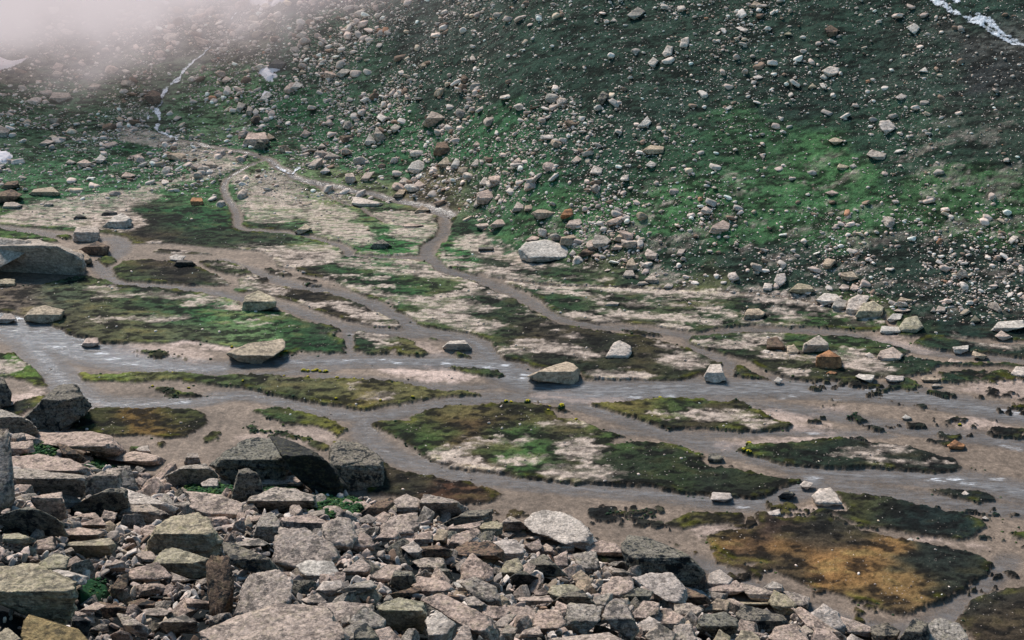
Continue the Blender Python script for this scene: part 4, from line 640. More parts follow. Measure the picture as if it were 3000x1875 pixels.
TR = '''
B0 -60 20 60 40 80 200 60 400 100 470 40 560 -60 580|1|g|upright grey slab standing at the left picture edge of the scree
B0 130 60 220 35 640 40 780 70 870 170 850 205 700 170 280 115|.6|p|long flat pinkish slab at the top left of the scree
B0 60 220 280 200 500 230 640 300 650 350 350 335 100 310 60 280|.75|p|broad low slab with grass along its right end on the left scree
B0 90 310 200 298 450 330 600 350 590 490 350 500 150 440|-.35|g|
B0 220 500 430 465 440 500 480 640 350 660 240 560|-.22|p|
B0 600 370 800 290 850 310 858 425 760 480 600 490|.3|g|
B0 845 290 920 280 955 375 985 450 860 430|1|g|
B0 1180 345 1300 285 1450 262 1530 340 1520 415 1350 430 1190 425|-.22|g|rounded grey rock with dark hollow front at the stream edge of the scree
B0 1308 250 1330 190 1400 185 1412 240 1360 268|.4|g|small cube shaped stone perched at the edge of the wet gravel
B0 1425 400 1480 370 1540 368 1546 430 1450 442|.7|w|
B0 1640 505 1700 310 1740 300 1820 335 1865 470 1720 530|.12|m|pointed dark rock shaped like a shark fin beside the great mossy boulder
B0 1820 390 1880 345 2130 345 2145 415 1960 432 1840 410|.7|p|
B0 1740 570 1780 500 1960 430 2100 440 2235 490 2235 560 2040 590 1860 605|-.55|g|
B0 2050 320 2100 280 2205 320 2200 365 2080 350|.5|p|
B0 1515 270 1600 190 1700 110 1830 82 1930 90 2010 150 2060 260 2000 420 1700 400 1560 330|.45|m|great mossy boulder with black lichen at the top centre of the scree
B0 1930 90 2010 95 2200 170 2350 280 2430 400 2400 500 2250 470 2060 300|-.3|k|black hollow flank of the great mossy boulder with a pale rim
B1 0 110 120 120 200 190 285 240 292 390 250 440 0 440 -100 330 -60 150|.5|m|tall speckled boulder right of the great mossy boulder
B1 30 350 70 280 150 310 165 385 60 395|.8|p|
B0 470 855 500 820 780 788 812 840 780 900 600 925 480 905|-.4|y|
B0 435 730 560 715 735 745 710 790 490 812|-.55|p|
B0 270 970 400 890 490 930 450 1030 340 1030|.8|y|white and yellow lichen covered stone on the left scree
B0 -60 1000 250 978 525 1100 525 1250 420 1400 200 1290 160 1210 -60 1210|-.45|y|big flat topped block with yellow lichen on the left of the scree
B0 160 1560 170 1400 210 1335 540 1440 670 1570 660 1640 160 1640|.9|o|ochre lichen stained block in the bottom left corner
B0 905 1085 930 1010 1120 960 1210 1060 1050 1095|.9|p|
B0 1210 1030 1350 1085 1230 1115|.7|g|
B0 1035 885 1110 710 1220 640 1400 608 1480 650 1560 800 1540 900 1300 910 1100 905|.5|y|large hump shaped rock with green lichen in the middle of the left scree
B0 1315 460 1560 480 1735 550 1690 625 1520 655 1360 560|.8|p|
B0 500 570 780 435 880 440 905 560 700 630 530 620|-.15|m|
B0 860 430 1060 495 1240 565 1200 600 1000 560 900 530|.7|w|
B0 830 640 900 560 1060 550 1190 620 1150 660 950 680|.4|g|
B0 718 640 740 590 832 610 805 680 740 695|.6|p|
B0 518 700 720 640 745 710 540 722|-.7|p|
B0 1575 820 1650 830 1900 930 1985 1030 1900 1060 1640 960|.5|m|
B0 1465 1000 1500 915 1620 915 1655 1100 1645 1310 1490 1290|1|b|tall brown pillar rock with black blotches on the left scree
B0 1668 1335 1720 1150 1780 1060 1980 1020 2065 1080 2035 1250 1800 1320|.95|p|large smooth pale slab right of the tall brown pillar rock
B0 1435 1455 1700 1350 1980 1250 2300 1300 2370 1400 2440 1540 2300 1620 1500 1620|.9|p|very large pale slab at the bottom edge with a white stone on it
B0 1728 1405 1790 1338 1840 1380 1832 1455 1760 1440|1|w|round white stone lying on the very large pale slab
B0 1955 800 2000 725 2150 718 2350 830 2385 900 2260 1000 2100 1010 1950 940|.95|p|broad pinkish slab with a dark crack in the centre left of the scree
B0 1800 750 1850 640 1920 608 1985 680 1945 810 1800 795|.5|g|
B0 2110 985 2200 948 2350 958 2395 1030 2200 1072|.85|w|
B0 1655 825 1830 790 1905 830 1760 865|.7|g|
B0 1105 965 1150 870 1250 865 1500 950 1490 1070 1300 1055|.5|y|
B0 908 1250 1000 1218 1092 1240 1092 1292 930 1295|.6|b|
B0 1305 1210 1480 1240 1482 1295 1330 1275|.5|p|
B0 1005 1300 1130 1280 1205 1310 1140 1352 1020 1325|-.8|p|
B0 550 1312 680 1248 745 1270 600 1345|.5|p|
B0 778 1160 850 1060 912 1040 905 1120 800 1220|.6|b|
B0 -40 650 200 568 330 620 430 680 470 765 300 750 -40 760|-.12|m|dark layered mossy rock at the left edge of the scree
B0 10 765 130 755 245 800 180 832 30 815|.5|y|
B0 208 885 260 810 370 778 385 850 335 895|.8|p|
B0 2248 1155 2290 1100 2425 1085 2425 1180 2330 1195|.7|w|
B0 2145 1225 2250 1178 2325 1250 2250 1290|.6|g|
B0 1130 1395 1300 1328 1405 1390 1400 1455 1200 1470|-.4|g|
B0 828 1320 900 1335 1055 1430 1010 1490 880 1430|.5|g|
B0 1985 645 2200 618 2335 690 2220 722 2010 705|.6|p|
B0 590 130 740 150 860 190 850 225 700 215|.4|g|
B0 230 1040 420 1010 600 1060 560 1110 400 1100|.5|w|
B0 520 1330 640 1380 620 1480 500 1440|.3|d|
B0 700 1240 820 1290 900 1280 880 1330 740 1350|.4|b|
B0 0 1460 60 1430 150 1512 140 1580 0 1580|.6|y|
B1 115 625 240 540 350 500 372 540 310 595 150 645|.5|b|
B1 355 605 380 520 460 472 565 530 550 605 460 615|.7|p|
B1 555 595 590 478 800 520 885 570 885 605 650 660 570 640|-.35|g|square edged slab with a dark front on the crest of the scree
B1 265 745 350 640 540 608 552 740 440 775|-.9|p|large smooth pinkish slab below the crest of the scree
B1 118 655 190 622 252 650 210 692 150 695|.8|g|
B1 248 790 300 740 370 723 417 780 300 812|.7|p|
B1 78 855 140 738 222 790 232 865 120 875|.8|p|
B1 728 685 900 598 1062 586 1064 690 900 702 760 708|.4|m|
B1 498 822 560 750 642 740 642 812 520 835|.6|p|
B1 640 815 690 720 752 740 745 825|.8|t|
B1 738 755 770 710 1002 668 985 700 800 755|.6|p|
B1 768 835 790 770 950 718 985 750 900 815 800 865|.8|p|
B1 978 692 1090 668 1142 690 1135 750 1040 800 1015 800|.4|y|
B1 1138 682 1200 634 1312 700 1322 745 1150 750|-.35|g|
B1 1298 672 1400 608 1550 598 1680 670 1805 800 1700 858 1550 790 1380 745|.85|w|big domed white rock with layered cracks on the crest of the scree
B1 1715 855 1850 803 1950 830 2015 900 1900 920 1800 905|.75|p|
S 1828 1600 1850 1574 1890 1576 2000 1620 2030 1645 2060 1676 2045 1702 2000 1708 1960 1695 1868 1675 1840 1645|.45|m|huge mossy boulder with dark lower side on the right crest of the scree
B1 785 885 900 815 1050 815 1150 890 1165 950 1000 905 850 905|-.75|b|arched slab over a black hollow in the middle of the scree
B1 845 1085 860 980 930 898 1075 1010 1065 1075 930 1105|.9|p|pinkish wedge rock standing in front of the black hollow
B1 1115 1055 1160 960 1250 932 1285 1000 1210 1060|.8|y|
B1 1078 825 1150 800 1230 798 1302 880 1285 925 1180 945|.7|w|
B1 558 855 680 838 785 880 765 918 580 920|.35|b|
B1 515 955 600 928 720 933 745 1015 620 1040|.6|g|
B1 -20 1045 140 928 202 990 195 1045|.85|p|
B1 205 1055 330 978 435 990 400 1065 300 1105|.8|p|
B1 345 1110 380 1015 500 1030 525 1095 420 1155|-.3|m|
B1 485 1095 540 1058 740 1098 795 1150 600 1190|.8|p|
B1 275 1205 540 1130 555 1160 380 1225|.5|b|
B1 -20 1165 100 1108 220 1083 245 1135 80 1195|.5|g|
B1 845 1105 950 1066 1100 1140 1122 1245 1000 1250 930 1175|.9|g|
B1 1205 1065 1270 1018 1392 1070 1372 1115 1240 1108|-.3|d|
B1 1455 1190 1500 1128 1640 1118 1695 1160 1600 1215 1480 1218|.85|y|
B1 1635 1065 1700 1018 1785 1090 1742 1145 1670 1118|.8|t|
B1 1835 1245 1850 1130 1920 1068 2050 1056 2075 1140 1900 1250|-.75|p|
B1 2078 1075 2200 1038 2340 1042 2425 1150 2425 1265 2280 1215 2170 1130|-.9|w|large pale slab with a curved top right of the scree centre
B1 1475 1265 1580 1180 1700 1162 1795 1260 1700 1305 1540 1300|-.3|m|
B1 1365 1405 1400 1298 1540 1298 1595 1400 1440 1460|.8|p|
B1 1595 1375 1610 1248 1660 1268 1845 1280 1835 1350 1720 1465 1620 1410|.6|g|
B1 1855 1335 1900 1238 2000 1218 2020 1300 2105 1440 2050 1510 1950 1430|.5|g|
B1 985 1355 1030 1268 1180 1278 1195 1310 1100 1378|-.85|p|
B1 1185 1268 1385 1288 1375 1395 1250 1398 1180 1335|.9|p|
B1 1075 1405 1160 1338 1245 1328 1130 1448|.7|g|
B1 585 1235 700 1188 850 1250 1050 1350 1105 1450 1095 1530 960 1460 760 1345|.75|p|long tilted slab running down to the bottom edge centre
B1 255 1275 400 1212 580 1250 595 1345 570 1440 330 1430|-.4|y|lichen topped rock over a dark cave at the bottom centre left
B1 55 1375 160 1268 312 1370 302 1425 150 1450|.85|g|
B1 -150 1260 0 1238 210 1258 222 1300 60 1335 -100 1405|.9|p|
B1 598 1375 680 1308 802 1400 775 1510 640 1540|.7|w|round white lichen covered boulder at the bottom edge
B1 105 1430 180 1393 262 1500 255 1600 80 1600|.5|m|
B1 238 1445 340 1423 425 1512 425 1600 250 1600|.9|p|
B1 775 1540 870 1398 912 1430 935 1540 800 1600|.6|p|
B1 1105 1510 1170 1398 1245 1430 1222 1500|.6|g|
B1 2065 1330 2140 1238 2252 1250 2252 1315 2090 1388|-.8|p|
B1 2185 1330 2300 1288 2425 1350 2425 1445 2260 1430|.7|p|
B1 2095 1405 2180 1348 2255 1390 2160 1465|.8|w|
B1 2155 1480 2250 1398 2375 1470 2310 1600 2180 1600|.6|g|
B1 1305 835 1400 798 1425 850 1370 895|.8|p|
B1 1385 885 1450 828 1502 860 1482 905|.7|p|
B1 1505 925 1600 878 1605 980 1530 1005|.8|p|
B1 1635 905 1800 878 1835 1010 1700 1030|.8|g|
B1 1335 955 1440 908 1500 960 1595 1050 1450 1050 1330 1010|.5|m|
B1 1245 1215 1460 1198 1505 1240 1300 1268|.5|p|
B1 1365 1172 1440 1138 1465 1180 1400 1205|.8|p|
B1 1495 1500 1900 1455 2010 1520 2000 1600 1500 1600|.7|p|
B1 -20 640 60 655 112 780 60 860 -130 865 -130 700|.9|p|
B1 428 855 510 808 572 870 520 925|.7|w|
B1 1520 860 1580 800 1650 850 1640 890 1540 900|.6|g|
B1 1310 790 1480 750 1510 790 1400 810|.7|g|
B1 860 1220 940 1200 1040 1270 990 1310 890 1260|.6|g|
B1 790 1100 880 1095 925 1150 860 1180|.5|w|
B1 1300 1440 1400 1410 1420 1480 1250 1500|.7|p|
B1 650 1000 760 1010 800 1080 700 1080|.3|m|
B1 1900 1000 1990 1010 2080 1050 1980 1080|.4|g|
B1 0 1360 60 1330 60 1400 0 1420|.7|w|
B1 2000 1200 2100 1140 2200 1170 2180 1230 2060 1260|.5|m|
B2 158 1145 190 1040 260 1013 352 1080 285 1135 200 1158|.7|w|smooth pale egg like rock at the right crest of the scree
B2 175 1155 380 1088 445 1160 280 1200|.7|p|
B2 415 1105 540 1140 700 1185 600 1240 480 1215|.6|p|
B2 565 1145 640 1093 705 1120 705 1165 600 1178|.6|w|
B2 615 1240 650 1163 740 1200 805 1260 780 1320 680 1320|.7|y|
B2 715 1165 780 1173 895 1210 885 1290 800 1255|.8|g|
B2 785 1295 850 1288 1155 1490 1140 1560 900 1420|.6|p|
B2 895 1340 1000 1258 1095 1320 1155 1420 1140 1470 1020 1420|.8|w|
B2 1108 1345 1250 1388 1345 1430 1345 1500 1160 1450|.7|p|
B2 1335 1420 1450 1388 1535 1450 1500 1540 1350 1530|.6|m|
B2 1525 1530 1620 1388 1650 1358 1735 1400 1735 1540 1600 1600|.4|m|
B2 1735 1410 1820 1358 1960 1400 2015 1500 2060 1600 1740 1600|.7|g|big pale grey boulder last in the scree line at lower right
B2 85 1425 150 1328 300 1318 385 1370 372 1445 250 1480 150 1465|-.6|m|
B2 395 1335 430 1268 540 1290 700 1340 745 1400 640 1450 420 1415|.6|m|
B2 -60 1265 60 1248 142 1300 90 1370 -30 1385|.6|g|
B2 145 1310 240 1218 342 1230 300 1320|.8|t|
B2 -60 1410 60 1398 95 1512 90 1600 -60 1600|.6|g|
B2 365 1530 420 1438 520 1468 565 1550 380 1600|.7|y|
B2 595 1520 660 1418 800 1398 905 1530 700 1600|.6|p|
B2 205 1540 260 1438 335 1490 345 1600|.7|y|
B2 915 1530 940 1428 1040 1438 1135 1540 950 1600|.6|p|
B2 1145 1530 1200 1468 1335 1540 1150 1600|.7|w|
B2 345 1240 620 1245 630 1262 380 1268|.5|y|
B2 -150 1130 0 1130 150 1195 190 1240 50 1260 -100 1200|.6|b|
B2 -200 1280 -80 1290 -60 1360 -180 1370|.7|p|
L9 215 985 350 870 520 688 640 683 745 790 795 850 700 960 520 1065 400 1085 270 1025|.35|m|big pointed lichen boulder at the left end of the river gravel
L9 -60 900 20 903 262 1005 335 1085 200 1150 0 1080 -60 1070|-.3|g|grey slab with a sunlit top below the big pointed lichen boulder
L9 -60 620 20 618 48 680 102 760 92 850 -60 910|.2|m|
L9 265 1015 350 928 412 940 402 1045 370 1075|.4|g|
L9 1205 1258 1250 1233 1312 1223 1327 1272 1290 1295|.7|w|small round whitish stone on the wet gravel behind the left scree
L9 895 1325 1100 1308 1200 1278 1400 1318 1495 1370 1300 1390 1200 1380|.75|p|
L9 495 1200 600 1228 755 1340 745 1365 600 1360|.6|b|
L9 180 1160 230 1120 370 1180 300 1220|.5|p|
L9 90 1200 290 1180 300 1280 110 1300|.6|p|
'''
TV = '''
L5 -150 640 0 596 60 616 250 618 300 650 190 745 0 850 -150 905 & L5 20 640 330 603 450 650 700 740 742 800 722 905 500 940 0 955 -150 930 -150 800|.99&-.18|g|huge grey overhanging boulder at the left edge
L5 640 700 720 705 800 768 812 800 740 835|.7|t|tan block leaning on the huge overhanging boulder
L5 -20 970 60 955 135 963 132 1012 60 1024 -20 1018|.7|y|yellowish stone in the shade of the huge overhanging boulder
L5 652 565 680 493 870 498 882 570 850 625 650 620|.4|g|square grey boulder with dark base in the left channel
L5 912 495 1000 410 1080 373 1168 430 1168 482 1060 518 920 515|.55|w|whale backed pale boulder beside the left channel
L5 893 395 940 348 1035 370 1032 405|.4|d|
L5 652 420 700 383 763 405 700 440|.4|d|
L5 1688 280 1700 238 1790 243 1802 290 1760 312 1700 308|.45|o|lone orange box shaped boulder on the green meadow
L5 248 218 300 165 460 142 517 190 500 215 350 220|.6|t|flat tan boulder on grass near the left edge
L5 8 155 60 100 160 88 167 130 60 165|.5|b|
L5 -60 265 0 190 100 163 192 210 120 260 -60 290|.5|b|brown slab boulder at the left edge above the gravel fan
L5 23 335 45 278 130 278 192 305 120 340|.6|g|
L5 378 315 420 273 472 290 430 320|.5|g|
L5 1208 145 1235 108 1247 140 1220 158|.8|w|
L5 1503 765 1560 740 1642 755 1600 805 1510 795|.8|w|
L5 1528 858 1580 790 1700 798 1748 840 1700 862|-.3|d|
L5 695 700 860 628 965 670 945 745 760 735|.4|b|flat dark rock split by the left stream
L5 213 1295 300 1218 400 1193 562 1240 545 1305 400 1345 230 1318|.55|t|flat moss topped rock where the left rapids begin
L5 -20 1335 40 1268 100 1263 142 1310 60 1350|.6|g|grey rock at the left edge in the rapids
L9 725 335 760 278 867 268 872 322 800 352|.6|p|
C5 15 1240 60 1118 170 1058 320 1130 322 1195 80 1262|.5|y|large yellow grey boulder with a shaded front beside the left channel
S 668 1033 727 1006 826 994 838 999 836 1014 786 1044 763 1062 713 1058|.7|t|long flat tan slab lying at the river edge
C9 1810 350 1870 300 2000 293 2060 360 2010 385 1850 375|-.35|w|white capped boulder on the gravel in mid river
R9 462 603 650 520 780 486 850 508 903 570 885 645 840 675 560 650|.45|t|pointed cream and orange boulder in the main river
R9 1138 435 1200 320 1260 293 1352 345 1358 400 1300 460 1180 455|.85|w|bright white block boulder on the mossy meadow
R9 2006 605 2060 508 2150 503 2193 640 2100 658 2010 640|.5|w|pale pyramid boulder at the river bank
R9 2038 1355 2050 1298 2120 1293 2172 1330 2120 1370|.7|m|small mossy boulder beside the right tip of the lens island
E8 -62 392 -30 320 60 313 122 350 60 415 -40 420|.55|t|tan boulder with a dark arch on its front
R5 373 702 420 640 600 610 760 648 808 700 792 765 620 808 450 795 380 755|.8|w|very large rounded white boulder at the foot of the slope
R5 728 645 740 590 850 563 872 610 840 665|.35|t|
R5 433 612 480 576 547 590 500 635|.6|p|
R5 808 742 840 698 872 730 840 765|.8|w|
R5 788 802 800 773 822 790 810 815|.8|w|
R5 1008 632 1040 568 1130 573 1178 620 1120 665 1040 682|.7|g|
R5 1198 612 1250 563 1313 590 1280 635|.3|t|
R5 483 372 530 343 682 350 662 402 540 430|.35|t|
R5 733 405 770 345 830 333 843 385 760 435|-.6|o|orange stained boulder with a black hollow above the white boulder
R5 778 495 810 445 910 423 922 460 850 515|.6|p|
R5 303 355 350 273 412 310 402 355|.7|g|
R5 413 353 420 308 492 303 482 355|.7|t|
R5 103 490 170 433 292 428 282 478 150 504|.6|p|
R5 878 753 940 698 1030 683 1042 722 950 755|.55|b|
R5 1003 757 1060 728 1107 735 1060 768|.7|p|
R5 1178 702 1230 643 1292 650 1272 695|.6|p|
R5 1308 865 1330 800 1370 768 1412 860 1370 885|.6|t|pointed tan boulder above the dark grey ball shaped boulder
R5 1283 932 1310 883 1370 883 1392 930 1330 962|.6|g|dark grey ball shaped boulder at the foot of the slope
R5 1478 962 1540 913 1612 980 1560 1005|.6|g|
R5 1393 1025 1430 985 1500 978 1512 1002|.4|g|
R5 1643 1035 1680 998 1733 1010 1722 1045|.6|w|
R5 1478 742 1500 688 1602 740 1582 785 1500 785|.7|p|
R5 1758 745 1780 700 1852 688 1800 755|.7|p|
R5 2048 545 2080 490 2170 438 2243 470 2222 525 2110 555|.7|p|
R5 1118 1195 1180 1158 1252 1170 1232 1204|.5|g|
C5 998 295 1010 233 1080 238 1283 290 1200 314 1070 312|.75|w|long white slab with a step beside the upper stream
C5 1558 365 1620 308 1692 345 1620 374|.6|t|
C5 1443 492 1500 463 1632 480 1500 509|.6|p|
C5 1148 695 1200 640 1270 608 1342 660 1250 702|.4|m|dark mossy mound rock below the gravel fan
C5 498 535 590 473 642 510 540 560|.55|t|
C5 1358 235 1420 168 1482 168 1440 225|.6|t|
C5 943 108 945 30 1010 18 1038 80 1000 110|.4|p|
C5 1063 95 1120 20 1202 8 1130 95|.7|p|
C5 1408 115 1460 53 1512 90 1440 125|.7|w|
C5 1528 145 1590 83 1647 120 1642 165|.7|p|
C5 2108 285 2110 200 2260 148 2293 180 2200 285|.7|p|slab like pinkish boulder on the lower slope left of the white boulder
C5 2128 115 2170 58 2232 65 2202 135|.8|w|
C5 1828 105 1870 58 1917 75 1880 108|.8|p|
C5 2118 725 2130 680 2250 678 2262 725|-.3|d|dark rock set in the pale sand below the slope
E8 572 825 580 740 690 678 790 740 803 825 700 858|.35|o|bright rust orange boulder on the right bank
E8 462 695 470 630 600 553 682 620 683 695 600 727|-.5|g|steep grey boulder with a black shaded front behind the orange boulder
E8 138 685 150 585 230 563 297 640 282 695|-.7|b|brown boulder left of the steep grey boulder
E8 323 713 320 650 380 633 428 690 380 730|.7|t|
E8 1107 765 1150 690 1260 653 1343 720 1300 785 1180 790|.75|p|broad pale shield shaped boulder right of the orange boulder
E8 1008 725 1050 700 1097 740 1070 768|.7|w|
E8 93 703 120 678 167 690 140 718|.8|w|
E8 578 233 650 178 760 188 802 240 650 280|.7|w|
E8 718 295 760 218 862 250 842 305 770 335|.7|g|
E8 843 345 870 240 950 188 1050 208 1010 290 930 365|.8|w|white left half of the big split boulder
E8 927 375 990 268 1080 248 1178 300 1155 385 1000 400|.6|y|greenish right half of the big split boulder
E8 1208 413 1260 358 1342 365 1332 402 1240 434|.7|w|
E8 1317 475 1370 400 1470 378 1523 470 1440 535 1350 525|.8|y|tall greenish boulder right of the big split boulder
E8 1148 523 1160 468 1333 480 1322 524 1200 535|.7|w|
E8 2127 505 2200 430 2400 418 2440 470 2250 515|.7|w|wide flat white boulder near the right edge
E8 2163 553 2220 513 2313 565 2230 595|.6|p|
E8 1938 433 1985 373 2032 420 1990 444|.7|y|
E8 1638 333 1660 288 1727 310 1712 350|.8|p|
E8 1588 345 1620 298 1652 348|.8|g|
E8 1268 333 1330 303 1412 325 1350 350|.7|p|
E8 1298 250 1330 213 1432 240 1420 262|.6|t|
E8 208 65 230 10 300 0 312 60 260 115|.9|w|upright white oval boulder low on the right slope
E8 348 155 420 88 530 108 563 150 450 180|.6|y|
E8 798 45 800 0 900 -12 948 40 880 66|.6|t|
E8 778 133 810 98 872 110 862 155|.7|p|
E8 878 143 900 93 962 120 920 165|.8|p|
E8 103 145 120 88 192 95 182 155|.7|w|
E8 1787 655 1930 638 1922 682 1860 712 1800 705|.5|w|
E8 1963 722 1970 688 2092 730 2050 765|.6|t|
E8 2307 885 2350 828 2470 835 2470 905 2360 926|.8|w|rounded pale boulder at the right edge beside the gravel
E8 923 913 960 893 1097 905 1060 970 1010 945|.7|w|
E8 1193 923 1220 903 1357 915 1342 970 1220 955|.7|w|flat white stone on the right river bank
E8 1508 933 1540 908 1672 935 1640 962 1550 959|.7|t|flat cream stone with an orange stripe in the right river
E8 1743 788 1770 753 1867 785 1840 804|.7|p|
E8 203 953 240 918 282 945 250 982|.8|w|
E8 663 893 700 866 762 880 740 910|.6|o|
E8 668 935 680 898 717 935|.8|w|
E8 1338 1278 1370 1253 1422 1280 1380 1300|.8|w|small bright white stone alone on the right gravel
E8 1598 1003 1630 978 1692 985 1640 1014|.6|g|
B2 1883 128 1930 93 2003 130 1980 160 1900 150|.7|o|rusty orange stone in the shallow right river
B2 917 493 970 440 1050 433 1092 480 1124 540 1020 562 940 538|.85|w|large white boulder with a crack near the right meadow
B2 203 513 210 463 340 473 348 502 290 530|.8|w|flat white oblong stone at the lower bank of the lens island
B2 832 413 860 383 927 400 880 445|.7|w|
B2 587 607 640 600 687 583 692 622 640 636|.8|w|white triangular stone in the shallow lower channel
B2 678 493 740 448 797 475 760 510|.4|m|
B2 1978 473 2000 453 2032 475 2000 492|.8|w|
B2 2118 648 2145 633 2177 662|.8|w|
B2 1588 803 1615 786 1637 800 1610 816|.8|w|
U2 1393 882 1400 860 1460 847 1512 900 1440 948|.8|w|big white block boulder on the right hillside
U2 1008 205 1050 178 1102 210 1092 245 1040 258|.6|b|
U2 988 503 1040 468 1112 480 1107 512 1040 540|.8|w|white oval boulder high on the dark slope
U2 973 545 1010 513 1027 552 1000 565|.8|w|
U2 888 624 920 588 958 622|.7|y|
U2 968 588 1000 588 1022 632 990 625|.8|w|
U2 1588 193 1640 163 1682 195 1645 243|.9|w|white pear shaped boulder below the right cascade
U2 1508 688 1550 663 1592 680 1550 708|.8|w|
U2 1308 1093 1340 1058 1442 1090 1432 1134 1370 1126|.7|g|grey wedge boulder in the rubble streak on the right slope
U2 1093 1193 1110 1158 1177 1180 1140 1206|.6|y|
U2 1183 1174 1215 1158 1237 1180 1200 1194|.8|w|
U2 1038 993 1080 973 1142 995 1080 1026|.6|t|
U2 1673 505 1720 473 1742 514|.8|w|
U2 373 194 410 188 467 210 440 230|.8|w|
U2 478 44 510 8 562 30 520 54|.6|t|
U2 498 544 540 528 572 550 520 564|.8|w|
U2 718 244 750 223 787 252|.7|y|
U2 1013 1363 1060 1348 1112 1365 1060 1386|.6|p|
U2 298 769 340 743 352 760 310 784|.8|w|
U2 -22 330 -10 278 42 258 47 310 20 338|.9|w|
U1 2278 374 2310 318 2352 330 2342 382 2300 404|.9|w|white upright boulder high on the slope right of centre
U1 2173 444 2210 403 2247 430 2210 480|.8|w|
U1 2028 104 2100 48 2152 80 2080 135|.8|g|grey slab high on the slope near the top edge
U1 1903 154 1930 128 1962 152|.8|w|
U1 1818 694 1850 643 1897 670 1850 744|.6|m|dark pointed boulder alone in the shaded grass of the slope
U1 2093 904 2170 820 2192 860 2160 904|.9|w|pale triangular boulder in the middle of the slope
U1 578 874 640 788 742 825 700 884 620 896|-.45|g|dark fronted pointed boulder in the boulder field
U1 653 1084 680 1010 740 1003 777 1070 700 1100|.45|b|brown shaded boulder below the pointed boulder
U1 468 1204 500 1150 550 1133 607 1165 590 1204 530 1226|.8|w|round white boulder left of the brown shaded boulder
U1 683 1164 740 1113 777 1130 740 1186|.7|t|
U1 773 1184 810 1118 852 1145 830 1190|.8|w|
U1 918 1169 960 1123 992 1150 950 1186|.8|w|
U1 548 464 590 438 612 460 570 485|.6|t|
U1 1628 1144 1670 1103 1707 1130 1650 1160|.8|p|
U1 1763 1224 1790 1173 1852 1195 1842 1240|.8|w|
U1 1208 1154 1250 1118 1312 1118 1260 1156|.7|p|
U1 2138 1064 2190 1028 2292 1040 2282 1084 2180 1090|.5|t|
U1 2158 1169 2190 1138 2242 1160 2200 1190|.8|w|
U1 163 1014 200 948 247 1000 190 1025|.7|w|
U1 228 965 250 898 322 980 260 996|.5|g|
U1 348 904 380 878 422 900 370 944|.6|g|
U1 928 1034 960 998 1002 1040|.7|p|
U1 -40 530 0 490 75 490 30 530 0 548|.5|g|
U0 1723 1014 1760 943 1880 938 1903 1000 1850 1025 1790 1036|.5|p|largest of the three boulders clustered by the upper stream
U0 1788 1064 1840 978 1897 1040 1860 1072|-.3|m|dark front boulder of the cluster by the upper stream
U0 1888 1004 1900 943 1952 975|.7|t|small right hand boulder of the cluster by the upper stream
U0 -20 974 0 888 72 920 50 966|.6|g|
U0 668 1144 710 1093 752 1120 710 1156|.7|w|
U0 548 1154 600 1128 662 1160 600 1184|.5|p|
U0 463 1154 490 1128 542 1150 500 1168|.6|g|
U0 858 1254 890 1218 962 1240 900 1264|.7|p|
U0 913 1109 1012 1083 960 1124|.7|p|
U0 268 1024 330 988 392 1000 310 1034|.6|p|
U0 328 984 370 953 412 970 360 989|.5|y|
U0 353 694 380 653 490 658 503 690 420 722|.6|g|
U0 618 624 660 588 712 600 680 634|.6|g|
U0 368 484 400 443 452 460 430 505|.6|p|
U0 363 534 390 498 442 515 420 548|.5|g|
U0 1023 684 1080 638 1137 660 1132 714 1080 745|.4|b|dark boulder against the left side of the cascade
U0 1673 775 1690 723 1742 740 1700 800|.5|g|
U0 1743 804 1760 748 1792 770 1790 825|.5|g|
U0 1788 794 1810 768 1837 790 1815 820|.7|w|
U0 1898 474 1950 418 2022 440 1990 485|.5|d|
U0 2108 534 2140 488 2172 512|.5|t|
U0 2058 624 2100 578 2152 600 2100 636|.7|w|
U0 1838 704 1890 653 1932 670 1870 714|.8|w|
U0 1568 574 1600 538 1642 560 1600 586|.7|p|
U0 2128 964 2160 918 2202 940 2180 970|.6|p|
U0 2243 1054 2280 1013 2312 1040|.6|p|
U0 2298 1114 2340 1078 2412 1110 2350 1130|.6|g|
U0 1228 844 1250 818 1287 830 1250 856|.7|p|
U0 2268 1219 2310 1183 2342 1210 2300 1234|.6|w|
U0 1448 1154 1500 1143 1552 1180 1500 1190|.5|g|
'''
def parse(txt):
    out = []
    for ln in txt.strip().split('\n'):
        a, k, c, lab = ln.split('|'); subs = []
        for part_, kk in zip(a.split('&'), k.split('&')):
            t = part_.split(); subs.append((P(t[0], *[float(q) for q in t[1:]]), float(kk)))
        out.append((subs, None, c, lab))
    return out
CAMP = np.array([0, 0, CH])
def traced(subs, _, ck, name, mats, seed, amp, strata):
    if len(subs) == 1: return traced1(subs[0][0], subs[0][1], ck, name, mats, seed, amp, strata)
    V, Fc, off, C0 = [], [], 0, None
    for j, (pts, k) in enumerate(subs):
        me, C, bb, h = traced1(pts, k, ck, name, mats, seed + j, amp, strata, 3.5 if j == 0 else 0)
        v = np.empty(len(me.vertices) * 3, np.float32); me.vertices.foreach_get('co', v); v = v.reshape(-1, 3)
        f = np.empty(len(me.polygons) * 3, np.int32); me.polygons.foreach_get('vertices', f); f = f.reshape(-1, 3)
        if C0 is None: C0 = C
        V.append(v + (C - C0)); Fc.append(f + off); off += len(v); bpy.data.meshes.remove(me)
    allp = [q for pts, k in subs for q in pts]; h = hull2(allp); xs = [q[0] for q in h]; ys = [q[1] for q in h]
    return mesh_np(name, np.concatenate(V), np.concatenate(Fc), mats[ck]), C0, ((min(xs) + max(xs)) / 2, (min(ys) + max(ys)) / 2, max(xs) - min(xs), max(ys) - min(ys)), h
